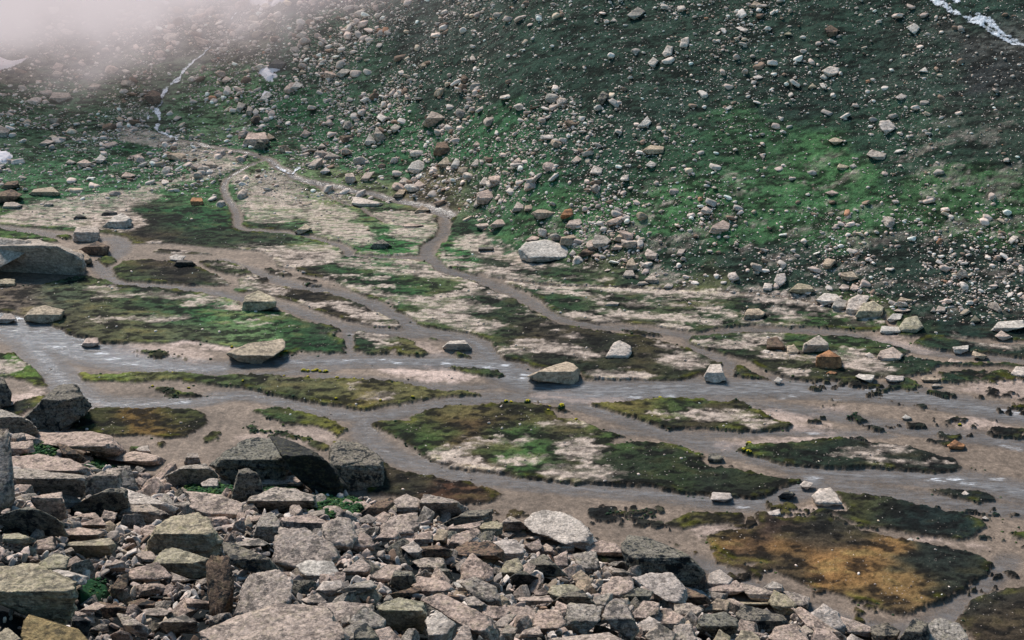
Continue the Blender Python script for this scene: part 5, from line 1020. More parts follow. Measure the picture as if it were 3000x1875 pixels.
def traced1(pts, k, ck, name, mats, seed, amp, strata, nearer=0.0):
    r = np.random.default_rng(seed)
    h = hull2(pts); xs = [q[0] for q in h]; ys = [q[1] for q in h]
    x0, x1, y0, y1 = min(xs), max(xs), min(ys), max(ys); w_, h_ = x1 - x0, y1 - y0
    cx, cy = (x0 + x1) / 2, (y0 + y1) / 2
    hb = hit([cx, x0 + .25 * w_, x1 - .25 * w_], [y1 - .06 * h_] * 3)
    t0 = np.median([(hb[1][i] * CP - (hb[2][i] - CH) * SP) for i in range(3)])      # forward depth of the foot
    t0 -= nearer; m_per = t0 / F; W, H = w_ * m_per, h_ * m_per
    D = .5 * (.35 * W + .55 * H) * 1.15
    tc = t0 + .15 * D
    C = CAMP + ray(cx, cy) * tc
    over = k < 0; k = abs(k); planes = []
    g = len(h)
    for i in range(g):
        r1, r2 = ray(*h[i]), ray(*h[(i + 1) % g]); n = np.cross(r1, r2); n /= np.linalg.norm(n)
        d = -(n @ (C - CAMP))
        if d < 0: n, d = -n, -d
        if n[2] < -.55: d *= 1.12
        planes.append((n, max(d, .03 * H)))
    yr = y0 + k * h_
    def pt(px, py, dt): return CAMP + ray(px, py) * (tc + dt)
    roll = r.uniform(-.35, .35) * D
    if k < .97:
        a, b = pt(x0, yr, -.75 * D + roll), pt(x1, yr, -.75 * D - roll); c = pt(cx, y0, .75 * D)
        n = np.cross(b - a, c - a); n /= np.linalg.norm(n); n = n if n @ (a - C) > 0 else -n; planes.append((n, n @ (a - C)))
        c = pt(cx + r.uniform(-.3, .3) * w_, y1, (.25 if over else -.5) * D)
        n = np.cross(b - a, c - a); n /= np.linalg.norm(n); n = n if n @ (a - C) > 0 else -n; planes.append((n, n @ (a - C)))
    else:
        a, b = pt(x0, y1, -.6 * D + roll), pt(x1, y1, -.6 * D - roll); c = pt(cx, y0, .35 * D)
        n = np.cross(b - a, c - a); n /= np.linalg.norm(n); n = n if n @ (a - C) > 0 else -n; planes.append((n, n @ (a - C)))
    planes.append((np.array([0, CP, -SP]), 1.1 * D))
    for _ in range(6 if w_ > 60 else 4):                     # chamfers on the near side
        v = np.array([r.uniform(-1, 1), -r.uniform(.3, 1), r.uniform(-.8, .1) if over else r.uniform(-.4, 1)]); v /= np.linalg.norm(v)
        sup = abs(v[0]) * W * .5 + abs(v[1]) * D + abs(v[2]) * H * .5; planes.append((v, sup * r.uniform(.62, .85)))
    planes = [(n, max(d, .05 * min(W, H))) for n, d in planes]
    lv = 5 if w_ > 130 else (4 if w_ > 34 else 3)
    dv, fv = ICO[lv]; v = dv * np.array([W / 2, D, H / 2]); rr = polyhedron(v, planes, 55)
    pts3 = v * rr[:, None]
    pts3 = roughen(pts3, max(W, H) * .5, amp, seed % 97, strata)
    me = mesh_np(name, pts3, fv, mats[ck])
    return me, C, (cx, cy, w_, h_), h
LABELED = []   # (px, py, phrase)
OBJS = []      # (object, px, py, size px, colour key, aspect, family)
hulls = []
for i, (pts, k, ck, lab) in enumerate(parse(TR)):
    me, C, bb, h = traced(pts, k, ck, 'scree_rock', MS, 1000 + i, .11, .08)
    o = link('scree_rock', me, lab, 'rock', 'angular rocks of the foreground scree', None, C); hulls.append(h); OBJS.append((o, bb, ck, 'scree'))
for i, (pts, k, ck, lab) in enumerate(parse(TV)):
    me, C, bb, h = traced(pts, k, ck, 'boulder', MB, 3000 + i, .08, .03)
    o = link('boulder', me, lab, 'boulder', 'boulders scattered over the valley and its slopes', None, C); hulls.append(h); OBJS.append((o, bb, ck, 'boulder'))
nscree, nboul = len(parse(TR)), len(parse(TV))
HB = np.array([[min(q[0] for q in h), max(q[0] for q in h), min(q[1] for q in h), max(q[1] for q in h)] for h in hulls])
def in_hulls(px, py, shrink=1.0):
    out = np.zeros(len(px), bool)
    for b, h in zip(HB, hulls):
        c = np.where((px > b[0] - 4) & (px < b[1] + 4) & (py > b[2] - 4) & (py < b[3] + 4))[0]
        if not len(c): continue
        s = np.ones(len(c), bool)
        for i in range(len(h)):
            (ax, ay), (bx, by) = h[i], h[(i + 1) % len(h)]
            s &= ((bx - ax) * (py[c] - ay) - (by - ay) * (px[c] - ax)) >= -2 * math.hypot(bx - ax, by - ay)
        out[c] |= s
    return out

# ---- shared variants for the untraced rocks
def variant(level, seed, angular=True):
    r = np.random.default_rng(seed); planes = []
    sx = np.array([1, r.uniform(.6, .9), r.uniform(.26, .6) if angular else r.uniform(.5, .75)])
    for _ in range(10 if angular else 20):
        n = r.normal(size=3); n /= np.linalg.norm(n); planes.append((n, r.uniform(.62, 1.0)))
    for s in (-1, 1): planes.append((np.array([0, 0, float(s)]), .8)); planes.append((np.array([float(s), 0, 0]), 1.0)); planes.append((np.array([0, float(s), 0]), 1.0))
    v, f = ICO[level]; p = v * polyhedron(v, planes, 50 if angular else 12)[:, None]
    p = roughen(p, 1.0, .05, seed % 89, .03) * sx
    return p, f
VS = [variant(4, 200 + i) for i in range(16)]
VSM = {k: [mesh_np('scree_rock', v * s, f, MS[k]) for v, f in VS[j::4]] for j, (k, s) in enumerate((('g', 1.0), ('p', 1.0), ('t', 1.0), ('m', 1.0)))}
VB = [variant(3, 300 + i, i % 2 == 0) for i in range(20)]
VBM = {k: [mesh_np('boulder', v, f, MB[k]) for v, f in VB[j::5]] for j, k in enumerate('gwptb')}
V2 = [variant(2, 400 + i, i % 2 == 0) for i in range(14)]; V0 = [variant(0, 540 + i, i % 2 == 0) for i in range(12)]
V1 = [variant(1, 500 + i, False) for i in range(10)]
def euler_mats(rx, ry, rz):
    cx, sx, cy, sy, cz, sz = np.cos(rx), np.sin(rx), np.cos(ry), np.sin(ry), np.cos(rz), np.sin(rz)
    m = np.empty((len(rx), 3, 3))
    m[:, 0, 0] = cz * cy; m[:, 0, 1] = cz * sy * sx - sz * cx; m[:, 0, 2] = cz * sy * cx + sz * sx
    m[:, 1, 0] = sz * cy; m[:, 1, 1] = sz * sy * sx + cz * cx; m[:, 1, 2] = sz * sy * cx - cz * sx
    m[:, 2, 0] = -sy; m[:, 2, 1] = cy * sx; m[:, 2, 2] = cy * cx; return m
def scatter(name, X, Y, Z, R, cols_, variants, mat, label, cat, tilt=.5, flat_=(1, 1, 1)):
    n = len(X); vs, fs, cs = [], [], []; off = 0
    pick = rng.integers(0, len(variants), n)
    E = euler_mats(rng.uniform(-tilt, tilt, n), rng.uniform(-tilt, tilt, n), rng.uniform(0, 6.28, n))
    for j, (v, f) in enumerate(variants):
        s = np.where(pick == j)[0]
        if not len(s): continue
        q = np.einsum('nij,kj->nki', E[s], v * np.array(flat_)) * R[s][:, None, None] + np.stack([X[s], Y[s], Z[s]], 1)[:, None, :]
        vs.append(q.reshape(-1, 3)); fs.append((f[None] + (np.arange(len(s)) * len(v))[:, None, None] + off).reshape(-1, 3)); off += len(s) * len(v)
        cs.append(np.repeat(cols_[s], len(v), 0))
    return link(name, mesh_np(name, np.concatenate(vs), np.concatenate(fs), mat, {'gcol': np.concatenate(cs)}), label, cat, None, 'stuff')
def mat_stones(name, sc=3.0, bumpd=.03, dark=.35):
    m = NT(name); co = m.n('ShaderNodeTexCoord').outputs['Object']; a = m.n('ShaderNodeAttribute', attribute_name='gcol').outputs['Color']
    n1 = m.noise(co, sc, 5, .65); n2 = m.noise(co, sc * 3, 3, .6)
    c = m.mix(1.0, a, m.ramp(n1, (.3, .6), (.5, 1.0), (.7, 1.3)), 'MULTIPLY')
    c = m.mix(m.math('MULTIPLY', m.ramp(n2, (.58, 0.0), (.66, 1.0)), dark), c, tuple(lin((40, 42, 44))))
    m.out(m.bsdf(c, .92, .2, m.bump(n1, bumpd))); return m.m
M_st = mat_stones('stones'); M_rub = mat_stones('rubble', 4.0, .04, .6); M_peb = mat_stones('pebbles', 1.0, .0, 0)
def stone_cols(n, dim=1.0):
    base = np.array([lin(RC[k]) for k in 'gwptbgpwpg']); c = base[rng.integers(0, 10, n)]
    o = rng.random(n) < .008; c[o] = lin((160, 118, 92))
    return np.clip(c * rng.uniform(.6, 1.3, (n, 1)) * dim, 0, .8)

# hillside boulders and stones: density as seen over the slopes
DEN = [(800,540,.25),(650,560,.12),(750,620,.1),(400,610,.08),(600,490,.45),(950,600,.25),(300,600,.1),(100,620,.1),(1250,610,.2),(50,60,.3),(300,80,.45),(600,80,.5),(900,80,.6),(1200,80,.7),(1500,60,.9),(1800,60,.9),(2100,60,.6),(2400,60,.5),(2700,60,.5),(2950,30,.3),(2980,180,.3),
 (100,250,.5),(350,250,.5),(560,200,.5),(700,180,.7),(850,250,.9),(1000,200,.8),(1250,220,1),(1500,250,.9),(1750,200,.6),(2000,200,.5),(2300,250,.4),(2600,250,.4),(2900,300,.3),
 (60,360,.6),(250,350,.6),(450,400,.8),(620,330,.25),(650,280,.2),(750,330,.5),(850,400,.5),(1000,350,.9),(1200,350,1),(1400,380,1),(1600,350,.9),(1800,400,.5),(2000,420,.7),(2150,430,.25),(2350,430,.2),(2550,450,.6),(2800,450,.3),
 (60,500,.5),(250,500,.4),(400,480,.35),(550,470,.8),(700,480,.3),(900,500,.35),(1050,480,.6),(1200,500,.8),(1400,520,.8),(1600,520,.8),(1800,550,.6),(2000,560,.4),(2250,550,.3),(2450,520,.5),(2700,560,.35),(2900,600,.35),
 (200,600,.25),(500,600,.1),(1150,600,.4),(1400,640,.35),(1600,640,.9),(1800,680,1.1),(2000,700,1.1),(2200,700,1.0),(2400,680,.9),(2600,700,1.1),(2900,700,.9),(1900,820,.9),(2150,830,1.0),(2400,800,1.2),(2650,850,1.3),(2900,850,1.2),(2950,920,.9),(2400,900,.6),(1650,740,1)]
def sample_slope(n):
    Yv = rng.uniform(100, 258, n); a = rng.uniform(-.6, .6, n); keep = rng.random(n) < Yv / 258; Yv, a = Yv[keep], a[keep]; X = Yv * a
    zz, df, e = zbase(X, Yv); ok = df > .3; X, Yv, zz, df = X[ok], Yv[ok], zz[ok], df[ok]
    px, py, dp = proj(X, Yv, zz); d = rbf(px, py, [(q[0], q[1], (q[2],)) for q in DEN], 110.)[:, 0]
    cl = .25 + 1.35 * sstep(-.4, .45, fbm(X / 6, Yv / 9, 4, 601))
    ch = np.full(X.shape, -2.0)
    for pts, w in [(q[0], q[1]) for q in CHAN] + CASL + CASR: ch = np.maximum(ch, line_sd(X, Yv, pts, w, 2.0, True))
    ok = (rng.random(len(X)) < d * cl / 1.6 * (1 - .4 * sstep(900, 300, px) * sstep(0, 120, py))) & (ch < -.25)
    return X[ok], Yv[ok], zz[ok], px[ok], py[ok], dp[ok]
X, Y, Z, px, py, dp = sample_slope(760000)
szp = 4.9 * (1 - rng.random(len(X))) ** (-1 / 2.45); szp = np.minimum(szp, 44)      # width in px of the photograph
big = rbf(px, py, [(500,150,(1.,)),(1200,100,(.75,)),(1800,80,(.85,)),(2400,150,(.8,)),(2900,300,(.7,)),(1300,400,(1.15,)),(1700,500,(1.,)),(2200,450,(.7,)),(2600,650,(.8,)),(1900,750,(1.15,)),(2600,850,(1.25,)),(700,350,(1.,)),(300,500,(.9,)),(2100,250,(.8,))], 350.)[:, 0]
szp *= big; R = szp * dp / F * .5
ok = ~in_hulls(px, py) | (szp < 6); X, Y, Z, px, py, dp, szp, R = [q[ok] for q in (X, Y, Z, px, py, dp, szp, R)]
vis = (px > -20) & (px < 3020) & (py > -20)
order = np.argsort(-np.where(vis, szp, 0)); nind = 300 - nboul
ind = order[:max(nind, 0)]; rest = order[max(nind, 0):]
# --- keep boulders as single objects, the crowd of smaller ones as one
for j in ind:
    ck = random.choice('gwptbwpgpw'); o = link('boulder', random.choice(VBM[ck if ck in VBM else 'g']), '', 'boulder', 'boulders scattered over the valley and its slopes', None, (X[j], Y[j], Z[j] + R[j] * .18))
    o.scale = (R[j], R[j], R[j] * random.uniform(.9, 1.25)); o.rotation_euler = (random.uniform(-.35, .35), random.uniform(-.35, .35), random.uniform(0, 6.28))
    OBJS.append((o, (px[j], py[j], szp[j], szp[j] * .6), ck, 'boulder'))
cr = stone_cols(len(rest), 1.12); bigr = szp[rest] > 22; midr = (szp[rest] > 12) & ~bigr; tinyr = szp[rest] <= 12
for msk, V, nm_, lab in ((bigr, V2, 'hillside_stones', 'countless smaller pale stones strewn over the green slopes'), (midr, V1, 'hillside_rubble', 'smaller pale stones crowded over the slopes'), (tinyr, V0, 'hillside_gravel', 'tiny pale stones sprinkled over the slopes like gravel')):
    q = rest[msk]; scatter(nm_, X[q], Y[q], Z[q] + R[q] * .15, R[q], cr[msk], V, M_st, lab, 'stones', .45, (1, 1, .95))
# ---- valley pebbles: only where the ground is bare
vs_ = np.where((np.abs(x / np.maximum(y, 8)) < .5) & (y > 60) & (y < 230) & (etal < 0))[0]
wt = (.05 + .95 * Sd[vs_] + .5 * Bd[vs_] + .05 * L[vs_] * sstep(.2, .7, -nl[vs_] + nb[vs_] * .5)) * np.where(dfoot[vs_] > 2, 1.5, 1.0)
pick = vs_[rng.random(len(vs_)) < wt * .075]
jx = x[pick] + rng.normal(0, .08, len(pick)); jy = y[pick] + rng.normal(0, .08, len(pick)); jz = z[pick]
sz = rng.uniform(2.2, 4.6, len(pick)) * (1 + 1.5 * (rng.random(len(pick)) < .04)); Rp = sz * pdep[pick] / F * .5
sel_ = (Sd[pick] > .2) | (Bd[pick] > .3); pc = np.clip(np.where(sel_[:, None], lin((206, 188, 172)), lin((140, 124, 112))) * rng.uniform(.55, 1.15, (len(pick), 1)), 0, .8)
scatter('pebbles', jx, jy, jz + Rp * .2, Rp, pc, [variant(0, 700 + i, False) for i in range(5)], M_peb, 'pale pebbles covering the bare sandy patches of the valley floor', 'pebbles', .4)
tp = vs_[(rng.random(len(vs_)) < .0028 * (.35 + 1.6 * sstep(0, .5, nl[vs_] + .4 * nb[vs_]))) & (L[vs_] > .6)]; Rt_ = 2.6 * (1 - rng.random(len(tp))) ** (-1 / 2.2) + 1; Rt_ = np.minimum(Rt_, 13) * pdep[tp] / F * .5
scatter('meadow_stones', x[tp], y[tp], z[tp] + Rt_ * .15, Rt_, stone_cols(len(tp), 1.15), V1, M_st, 'small pale stones dotted over the turf of the valley floor', 'stones', .4)
# ---- filler rocks of the scree
def sample_scree(n):
    a = rng.uniform(-.52, .52, n); e = rng.uniform(0, 1, n) ** .8
    tl = np.interp(a, *TAL); Yv = tl * (1 - e * .9) + .4; X = Yv * a; keep = rng.random(n) < Yv / 100; X, Yv = X[keep], Yv[keep]
    zz, df, et = zbase(X, Yv); px, py, dp = proj(X, Yv, zz); return X, Yv, zz, px, py, dp, et
X, Y, Z, px, py, dp, et = sample_scree(90000)
ok = (et > -.3) & (py < 2100) & (py > 1000); hz_ = sstep(.2, .5, sum(np.exp(-(((px - q[0]) / q[2]) ** 2 + ((py - q[1]) / q[3]) ** 2)) for q in GRN))
ok &= rng.random(len(X)) > hz_ * .85
X, Y, Z, px, py, dp = [q[ok] for q in (X, Y, Z, px, py, dp)]
free = ~in_hulls(px, py)
n1 = 300 - nscree; cand = np.where(free & (px > 0) & (px < 3000) & (py < 1880))[0]; rng.shuffle(cand); taken = []
for j in cand:
    if len(taken) >= n1: break
    s = random.uniform(42, 96) * (.75 if py[j] < 1400 else 1)
    if all(math.hypot(px[j] - q[0], (py[j] - q[1]) * 1.6) > (s + q[2]) * .34 for q in taken): taken.append((px[j], py[j], s, j))
for pxx, pyy, s, j in taken:
    ck = random.choice('gpgptmgp'); r_ = s * dp[j] / F * .5
    o = link('scree_rock', random.choice(VSM[ck]), '', 'rock', 'angular rocks of the foreground scree', None, (X[j], Y[j], Z[j] - .15 + r_ * .1))
    o.scale = (r_, r_, r_ * random.uniform(.9, 1.3)); tl_ = random.choice((.4, .8, 1.2)); o.rotation_euler = (random.uniform(-tl_, tl_), random.uniform(-tl_, tl_), random.uniform(0, 6.28))
    OBJS.append((o, (pxx, pyy, s, s * .6), ck, 'scree'))
prm = rng.permutation(len(X)); sub = prm[:4500]; sz = 8 + 24 * rng.random(len(sub)) ** 1.8; Rr = sz * dp[sub] / F * .5
VR = [variant(2, 800 + i) for i in range(20)]
scatter('rubble', X[sub], Y[sub], Z[sub] - .3, Rr, stone_cols(len(sub), .5), VR, M_rub, 'broken stone rubble filling the gaps between the scree rocks', 'rubble', .9, (1, 1, .9))  # stone colour dimmed to paint shade into the gaps
sub = prm[4500:12000]; sub = sub[free[sub] | (rng.random(len(sub)) < .12)][:4200]; sz = 15 + 34 * rng.random(len(sub)) ** 1.5; Rr = sz * dp[sub] / F * .5
scatter('rock_shards', X[sub], Y[sub], Z[sub] - .22 + Rr * .1, Rr, stone_cols(len(sub), .92), VR, M_rub, 'thin broken shards of pale stone wedged between the scree rocks', 'shards', 1.2, (1, .8, .7))

print('COUNTS hill', len(rest), 'pebbles', len(pick), 'scree fill', len(taken), 'boul ind', len(ind))
# ------------------------------------------------------------------ low plants on the banks
def spiky(level, seed, fl):
    r = np.random.default_rng(seed); v, f = ICO[level]; q = v * (r.uniform(.55, 1.35, len(v)))[:, None]; q = q * np.array([1, 1, fl]); return q, f
m = NT('low_plants'); a = m.n('ShaderNodeAttribute', attribute_name='gcol').outputs['Color']; m.out(m.bsdf(a, .8, .15)); M_plant = m.m
sparse = np.zeros(x.shape)
sparse[vi] = (vden < .8) & (vl > -.1) & (vl + 0 * vl < 30)
ev = np.where((isl >= 0) & (hz > .9) & (((land > -.9) & (land < .45)) | (sparse > 0)) & (Sd < .4))[0]
ev = ev[rng.random(len(ev)) < (.012 + .05 * sparse[ev] * (land[ev] > -.3)) * sstep(-.35, .5, nm[ev] + .4 * nb[ev]) * np.where(land[ev] > -.05, 1.0, .30 * sstep(-1.1, 0, land[ev]))]
Rt = rng.uniform(4, 9.5, len(ev)) * pdep[ev] / F * .5
tcx = np.clip(lin((38, 58, 40)) * rng.uniform(.5, 1.5, (len(ev), 1)) + lin((80, 90, 30)) * (rng.random((len(ev), 1)) < .15) * .5, 0, 1)
scatter('bank_plants', x[ev] + rng.normal(0, .05, len(ev)), y[ev], z[ev] + Rt * .2, Rt, tcx, [spiky(1, 900 + i, .6) for i in range(8)], M_plant, 'low dark green tufts along the edges of the grassy islands', 'plants', .2)
m = NT('flower_yellow'); co = m.n('ShaderNodeTexCoord').outputs['Object']; m.out(m.bsdf(m.mix(m.noise(co, 6), (.62, .46, .01), (.85, .72, .04)), .7, .2)); M_fl = m.m
m = NT('clump_leaves'); co = m.n('ShaderNodeTexCoord').outputs['Object']; m.out(m.bsdf(m.mix(m.noise(co, 5), (.01, .03, .018), (.05, .09, .03)), .8, .15)); M_lf = m.m
gxp = np.where((tal > .5) & (gt[:, 0] > .5) & (ppx > -50) & (ppx < 3050) & (ppy < 1900))[0]
gpk = gxp[rng.integers(0, len(gxp), 2600)]; Rg = rng.uniform(5, 13, len(gpk)) * pdep[gpk] / F * .5
gcx = np.clip(lin((40, 74, 42)) * rng.uniform(.4, 1.5, (len(gpk), 1)) + lin((70, 80, 20)) * (rng.random((len(gpk), 1)) < .2) * .6, 0, 1)
scatter('grass_tufts', x[gpk] + rng.normal(0, .15, len(gpk)), y[gpk] + rng.normal(0, .15, len(gpk)), z[gpk] + Rg * .1, Rg, gcx, [spiky(2, 980 + i, .6) for i in range(6)], M_plant, 'bright green grass growing in the pockets between the scree rocks', 'grass', .2)
FLME = []
for i in range(4):
    r = np.random.default_rng(50 + i); q, f = spiky(3, 950 + i, .75); fol = mesh_np('foliage', q * [1, .8, 1], f, M_lf)
    ov, of_ = ICO[0]; vs, fs = [], []
    for k in range(34):
        th = r.uniform(0, 6.28); rr = r.uniform(0, .85) ** .7; c = np.array([rr * math.cos(th), rr * math.sin(th) * .8, .55 + .35 * (1 - rr * rr) + r.uniform(0, .15)])
        vs.append(ov * r.uniform(.10, .17) * [1, 1, .7] + c); fs.append(of_ + 12 * k)
    FLME.append((fol, mesh_np('flowers', np.concatenate(vs), np.concatenate(fs), M_fl)))
FLW = [
 (P('C9', 575,555), 1, 'yellow flower clump at the left end of the short flower row'), (P('C9', 612,558), .8, 'second yellow clump from the left in the short flower row'), (P('C9', 655,558), .7, 'middle yellow clump of the short flower row'),
 (P('C9', 685,552), .9, 'fourth yellow clump from the left in the short flower row'), (P('C9', 718,562), .8, 'fifth yellow clump from the left in the short flower row'), (P('C9', 766,566), 1, 'yellow flower clump at the right end of the short flower row'),
 (P('C9', 612,618), .7, 'yellow clump on the long island below the short flower row'), (P('C9', 870,616), .7, 'yellow clump on the long island right of the short flower row'), (P('C9', 1017,626), .6, 'left of two yellow clumps on the top middle edge of the long island'),
 (P('C9', 1095,630), .5, 'right of two yellow clumps on the top middle edge of the long island'), (P('C9', 400,602), .5, 'yellow clump on the long island below the tan slab'), (P('C9', 35,675), .6, 'yellow clump near the left lower edge of the long island'),
 (P('C9', 860,832), .6, 'yellow clump on the lower edge of the long island, left of its lowest point'), (P('C9', 1255,848), .6, 'yellow clump on the lower edge of the long island, right of its lowest point'), (P('C9', 1540,817), .7, 'yellow clump near the lower right edge of the long island'),
 (P('C9', 415,415), .8, 'bright yellow clump right of the long flat tan slab'), (P('L9', 2055,357), .7, 'yellow clump at the left tip of the long flat tan slab'), (P('L9', 1530,572), .6, 'yellow clump on the upper edge of the long island left part'),
 (P('L9', 1350,698), .6, 'yellow clump on the left end of the small island under the long island'), (P('L9', 1672,716), .6, 'yellow clump on top of the small island under the long island'),
 (P('R9', 250,858), .8, 'leftmost yellow clump on the top edge of the lens island'), (P('R9', 295,856), .8, 'second yellow clump on the top edge of the lens island'), (P('R9', 440,865), 1, 'third yellow clump on the top edge of the lens island'),
 (P('R9', 557,877), .6, 'fourth yellow clump on the top edge of the lens island'), (P('R9', 635,890), .6, 'fifth yellow clump on the top edge of the lens island'), (P('R9', 740,908), 1.3, 'largest yellow flower clump at the top right edge of the lens island'),
 (P('R9', 625,932), .6, 'yellow clump just below the flower row of the lens island'), (P('R9', 870,1008), .6, 'yellow clump on the right shoulder of the lens island'), (P('R9', 1615,800), .9, 'yellow clump on top of the pebble streaked island'),
 (P('R9', 2400,1212), .9, 'yellow clump on the upper left edge of the leaf shaped island'), (P('R9', 2355,1280), .8, 'yellow clump on the left tip of the leaf shaped island'), (P('R9', 2400,1300), .9, 'yellow clump on the lower left edge of the leaf shaped island'),
 (P('E8', 1850,1345), .7, 'yellow clump beside the flat gravel slab at far right')]
def zat(X_, Y_):
    j = np.clip(np.searchsorted(rows, Y_), 1, NR - 1); c = np.argmin(np.abs(cols * max(Y_, 18) - X_)); return z[j * NC + c]
for i, (pp, s, lab) in enumerate(FLW):
    gx, gy = flat(pp[0][0], pp[0][1]); gx, gy = float(gx), float(gy); gz = float(zat(gx, gy))
    e = bpy.data.objects.new('flowering_plant', None); COL.objects.link(e); e.location = (gx, gy, gz); e.empty_display_size = .3
    e['label'] = lab; e['category'] = 'flowers'; e['group'] = 'yellow flower clumps on the river banks'
    e.scale = (.28 * s, .26 * s, .26 * s); e.rotation_euler = (0, 0, i * 1.3)
    for nm_, me in zip(('foliage', 'flowers'), FLME[i % 4]):
        c = bpy.data.objects.new(nm_, me); COL.objects.link(c); c.parent = e

# ------------------------------------------------------------------ cascades (white water running down the slopes)
m = NT('white_water'); co = m.n('ShaderNodeTexCoord').outputs['Object']; n1 = m.noise(co, 1.6, 5, .7); n2 = m.noise(co, 5, 4, .7)
dp_ = m.n('ShaderNodeAttribute', attribute_name='depth').outputs['Fac']
al = m.math('MULTIPLY', dp_, m.ramp(m.math('ADD', m.math('MULTIPLY', n1, .6), m.math('MULTIPLY', dp_, .28)), (.50, 0.0), (.58, 1.0)))
m.out(m.bsdf(m.mix(m.ramp(n2, (.35, 0.0), (.6, 1.0)), (.30, .34, .38), (.86, .85, .87)), .5, .3, m.bump(n1, .1), al)); M_ww = m.m
for lab, strands in (('thin white cascade tumbling down the misty slope at upper left', CASL), ('wide white cascade in the gully at the top right corner', CASR)):
    s = np.full(x.shape, -2.0)
    for pts, w_ in strands: s = np.maximum(s, line_sd(x, y, pts, w_, 2.0, True))
    s = s + .6 * nb + .2 * nf
    qs = (s[quads] > -.3).all(1)
    if not qs.any(): continue
    u, f = cut(qs)
    link('mountain_cascade', mesh_np('mountain_cascade', np.stack([x[u], y[u], z[u] + .12 + .05 * nf[u]], 1), f, M_ww, {'depth': sstep(-.3, .35, s[u])}), lab, 'cascade', None, 'structure')

# ------------------------------------------------------------------ labels for the untraced rocks: where they lie beside a landmark
LM = [("the huge overhanging boulder",130,780),("the square grey boulder",252,685),("the whale backed pale boulder",345,648),("the orange box boulder",577,592),("the flat tan grass boulder",127,560),("the brown left edge slab",20,575),
 ("the moss topped rapids rock",128,918),("the large yellow grey boulder",756,880),("the long tan river slab",752,1028),("the white capped river boulder",1338,1010),("the cream and orange boulder",1625,1095),("the bright white block",1815,1025),("the pale pyramid boulder",2094,1090),
 ("the very large white boulder",1595,735),("the orange stained boulder",1661,628),("the dark ball boulder",1842,805),("the slab like pinkish boulder",1426,572),("the rust orange boulder",2428,1053),("the steep grey boulder",2390,1010),("the shield shaped boulder",2605,1040),
 ("the big split boulder",2530,905),("the tall greenish boulder",2670,950),("the wide flat white boulder",2955,953),("the white oval low boulder",2287,818),("the big white hillside block",2601,370),("the white oval high boulder",2434,208),("the pear shaped white boulder",2676,84),
 ("the rubble streak grey wedge",2568,453),("the high white upright boulder",1957,150),("the top edge grey slab",1864,37),("the dark pointed boulder",1768,286),("the pale triangular boulder",1886,357),("the dark fronted pointed boulder",1273,345),("the brown shaded boulder",1295,434),
 ("the round white slope boulder",1222,487),("the three clustered boulders",757,415),("the dark boulder by the cascade",447,285),("the foot of the left cascade",455,385),("the long stepped white slab",1075,590),("the dark mossy mound rock",1113,716),("the melting snow strips",795,220),("the left edge snow patch",30,185),
 ("the dirty left snow patch",15,463),("the top right cascade",2850,60),("the dark rock in sand",1425,733),("the pale grey boulder last in line",2780,1840),
 ("the great mossy boulder",730,1350),("the black hollow flank",900,1380),("the tall speckled boulder",1050,1370),("the shark fin rock",722,1420),("the rounded hollow front rock",560,1395),("the small cube stone",562,1345),("the pointed lichen boulder",210,1235),
 ("the long flat top left slab",200,1300),("the broad low grassy slab",150,1370),("the upright left edge slab",0,1350),("the yellow lichen flat block",110,1720),("the ochre corner block",160,1850),("the green lichen hump rock",540,1570),("the tall brown pillar rock",645,1705),
 ("the smooth pale slab",770,1740),("the very large bottom slab",780,1830),("the slab with dark crack",890,1610),("the dark layered mossy rock",80,1530),("the lichen covered white stone",160,1648),("the square edged crest slab",1300,1485),("the smooth pinkish slab",1170,1535),
 ("the white domed rock",1640,1550),("the huge mossy crest boulder",1945,1640),("the arched slab",1400,1605),("the pinkish wedge rock",1400,1660),("the curved top pale slab",1930,1725),("the long tilted slab",1350,1800),("the cave front lichen rock",1175,1800),("the round white bottom boulder",1290,1830),
 ("the egg like pale rock",2105,1700)]
TONE = dict(g='grey', w='whitish', t='tan', o='orange', d='dark grey', m='mossy', b='brown', p='pinkish', y='lichen spotted', k='blackish')
ORD = ['nearest', 'second nearest', 'third nearest', 'fourth nearest', 'fifth nearest', 'sixth nearest', 'seventh nearest', 'eighth nearest', 'ninth nearest', 'tenth nearest']
keyed = {}
for o, bb, ck, fam in OBJS:
    if o.get('label'): continue
    cx, cy, w_, h_ = bb
    best = min(LM, key=lambda q: math.hypot(q[1] - cx, (q[2] - cy) * 1.3) + (500 if (q[2] > 1230 or q[0].startswith('the pointed lichen')) != (fam == 'scree') else 0))
    dx, dy = cx - best[1], cy - best[2]; ang = math.degrees(math.atan2(-dy * 1.3, dx)) % 360
    d8 = ['right of', 'up right of', 'above', 'up left of', 'left of', 'down left of', 'below', 'down right of'][int(((ang + 22.5) % 360) // 45)]
    size = ('large' if w_ > 150 else 'medium' if w_ > 80 else 'small') if fam == 'scree' else ('large' if w_ > 60 else 'medium' if w_ > 32 else 'small')
    asp = w_ / max(h_, 1); shp = 'flat ' if asp > 2.3 else ('upright ' if asp < .95 else '')
    keyed.setdefault((size + ' ' + TONE.get(ck, 'grey') + ' ' + shp + ('rock' if fam == 'scree' else 'boulder'), d8, best[0]), []).append((math.hypot(dx, dy), o))
for (a_, d8, lm), lst in keyed.items():
    lst.sort(key=lambda q: q[0])
    for i, (_, o) in enumerate(lst):
        o['label'] = (a_ + ' ' + d8 + ' ' + lm) if len(lst) == 1 else (ORD[min(i, 9)] + ' ' + a_ + ' ' + d8 + ' ' + lm)

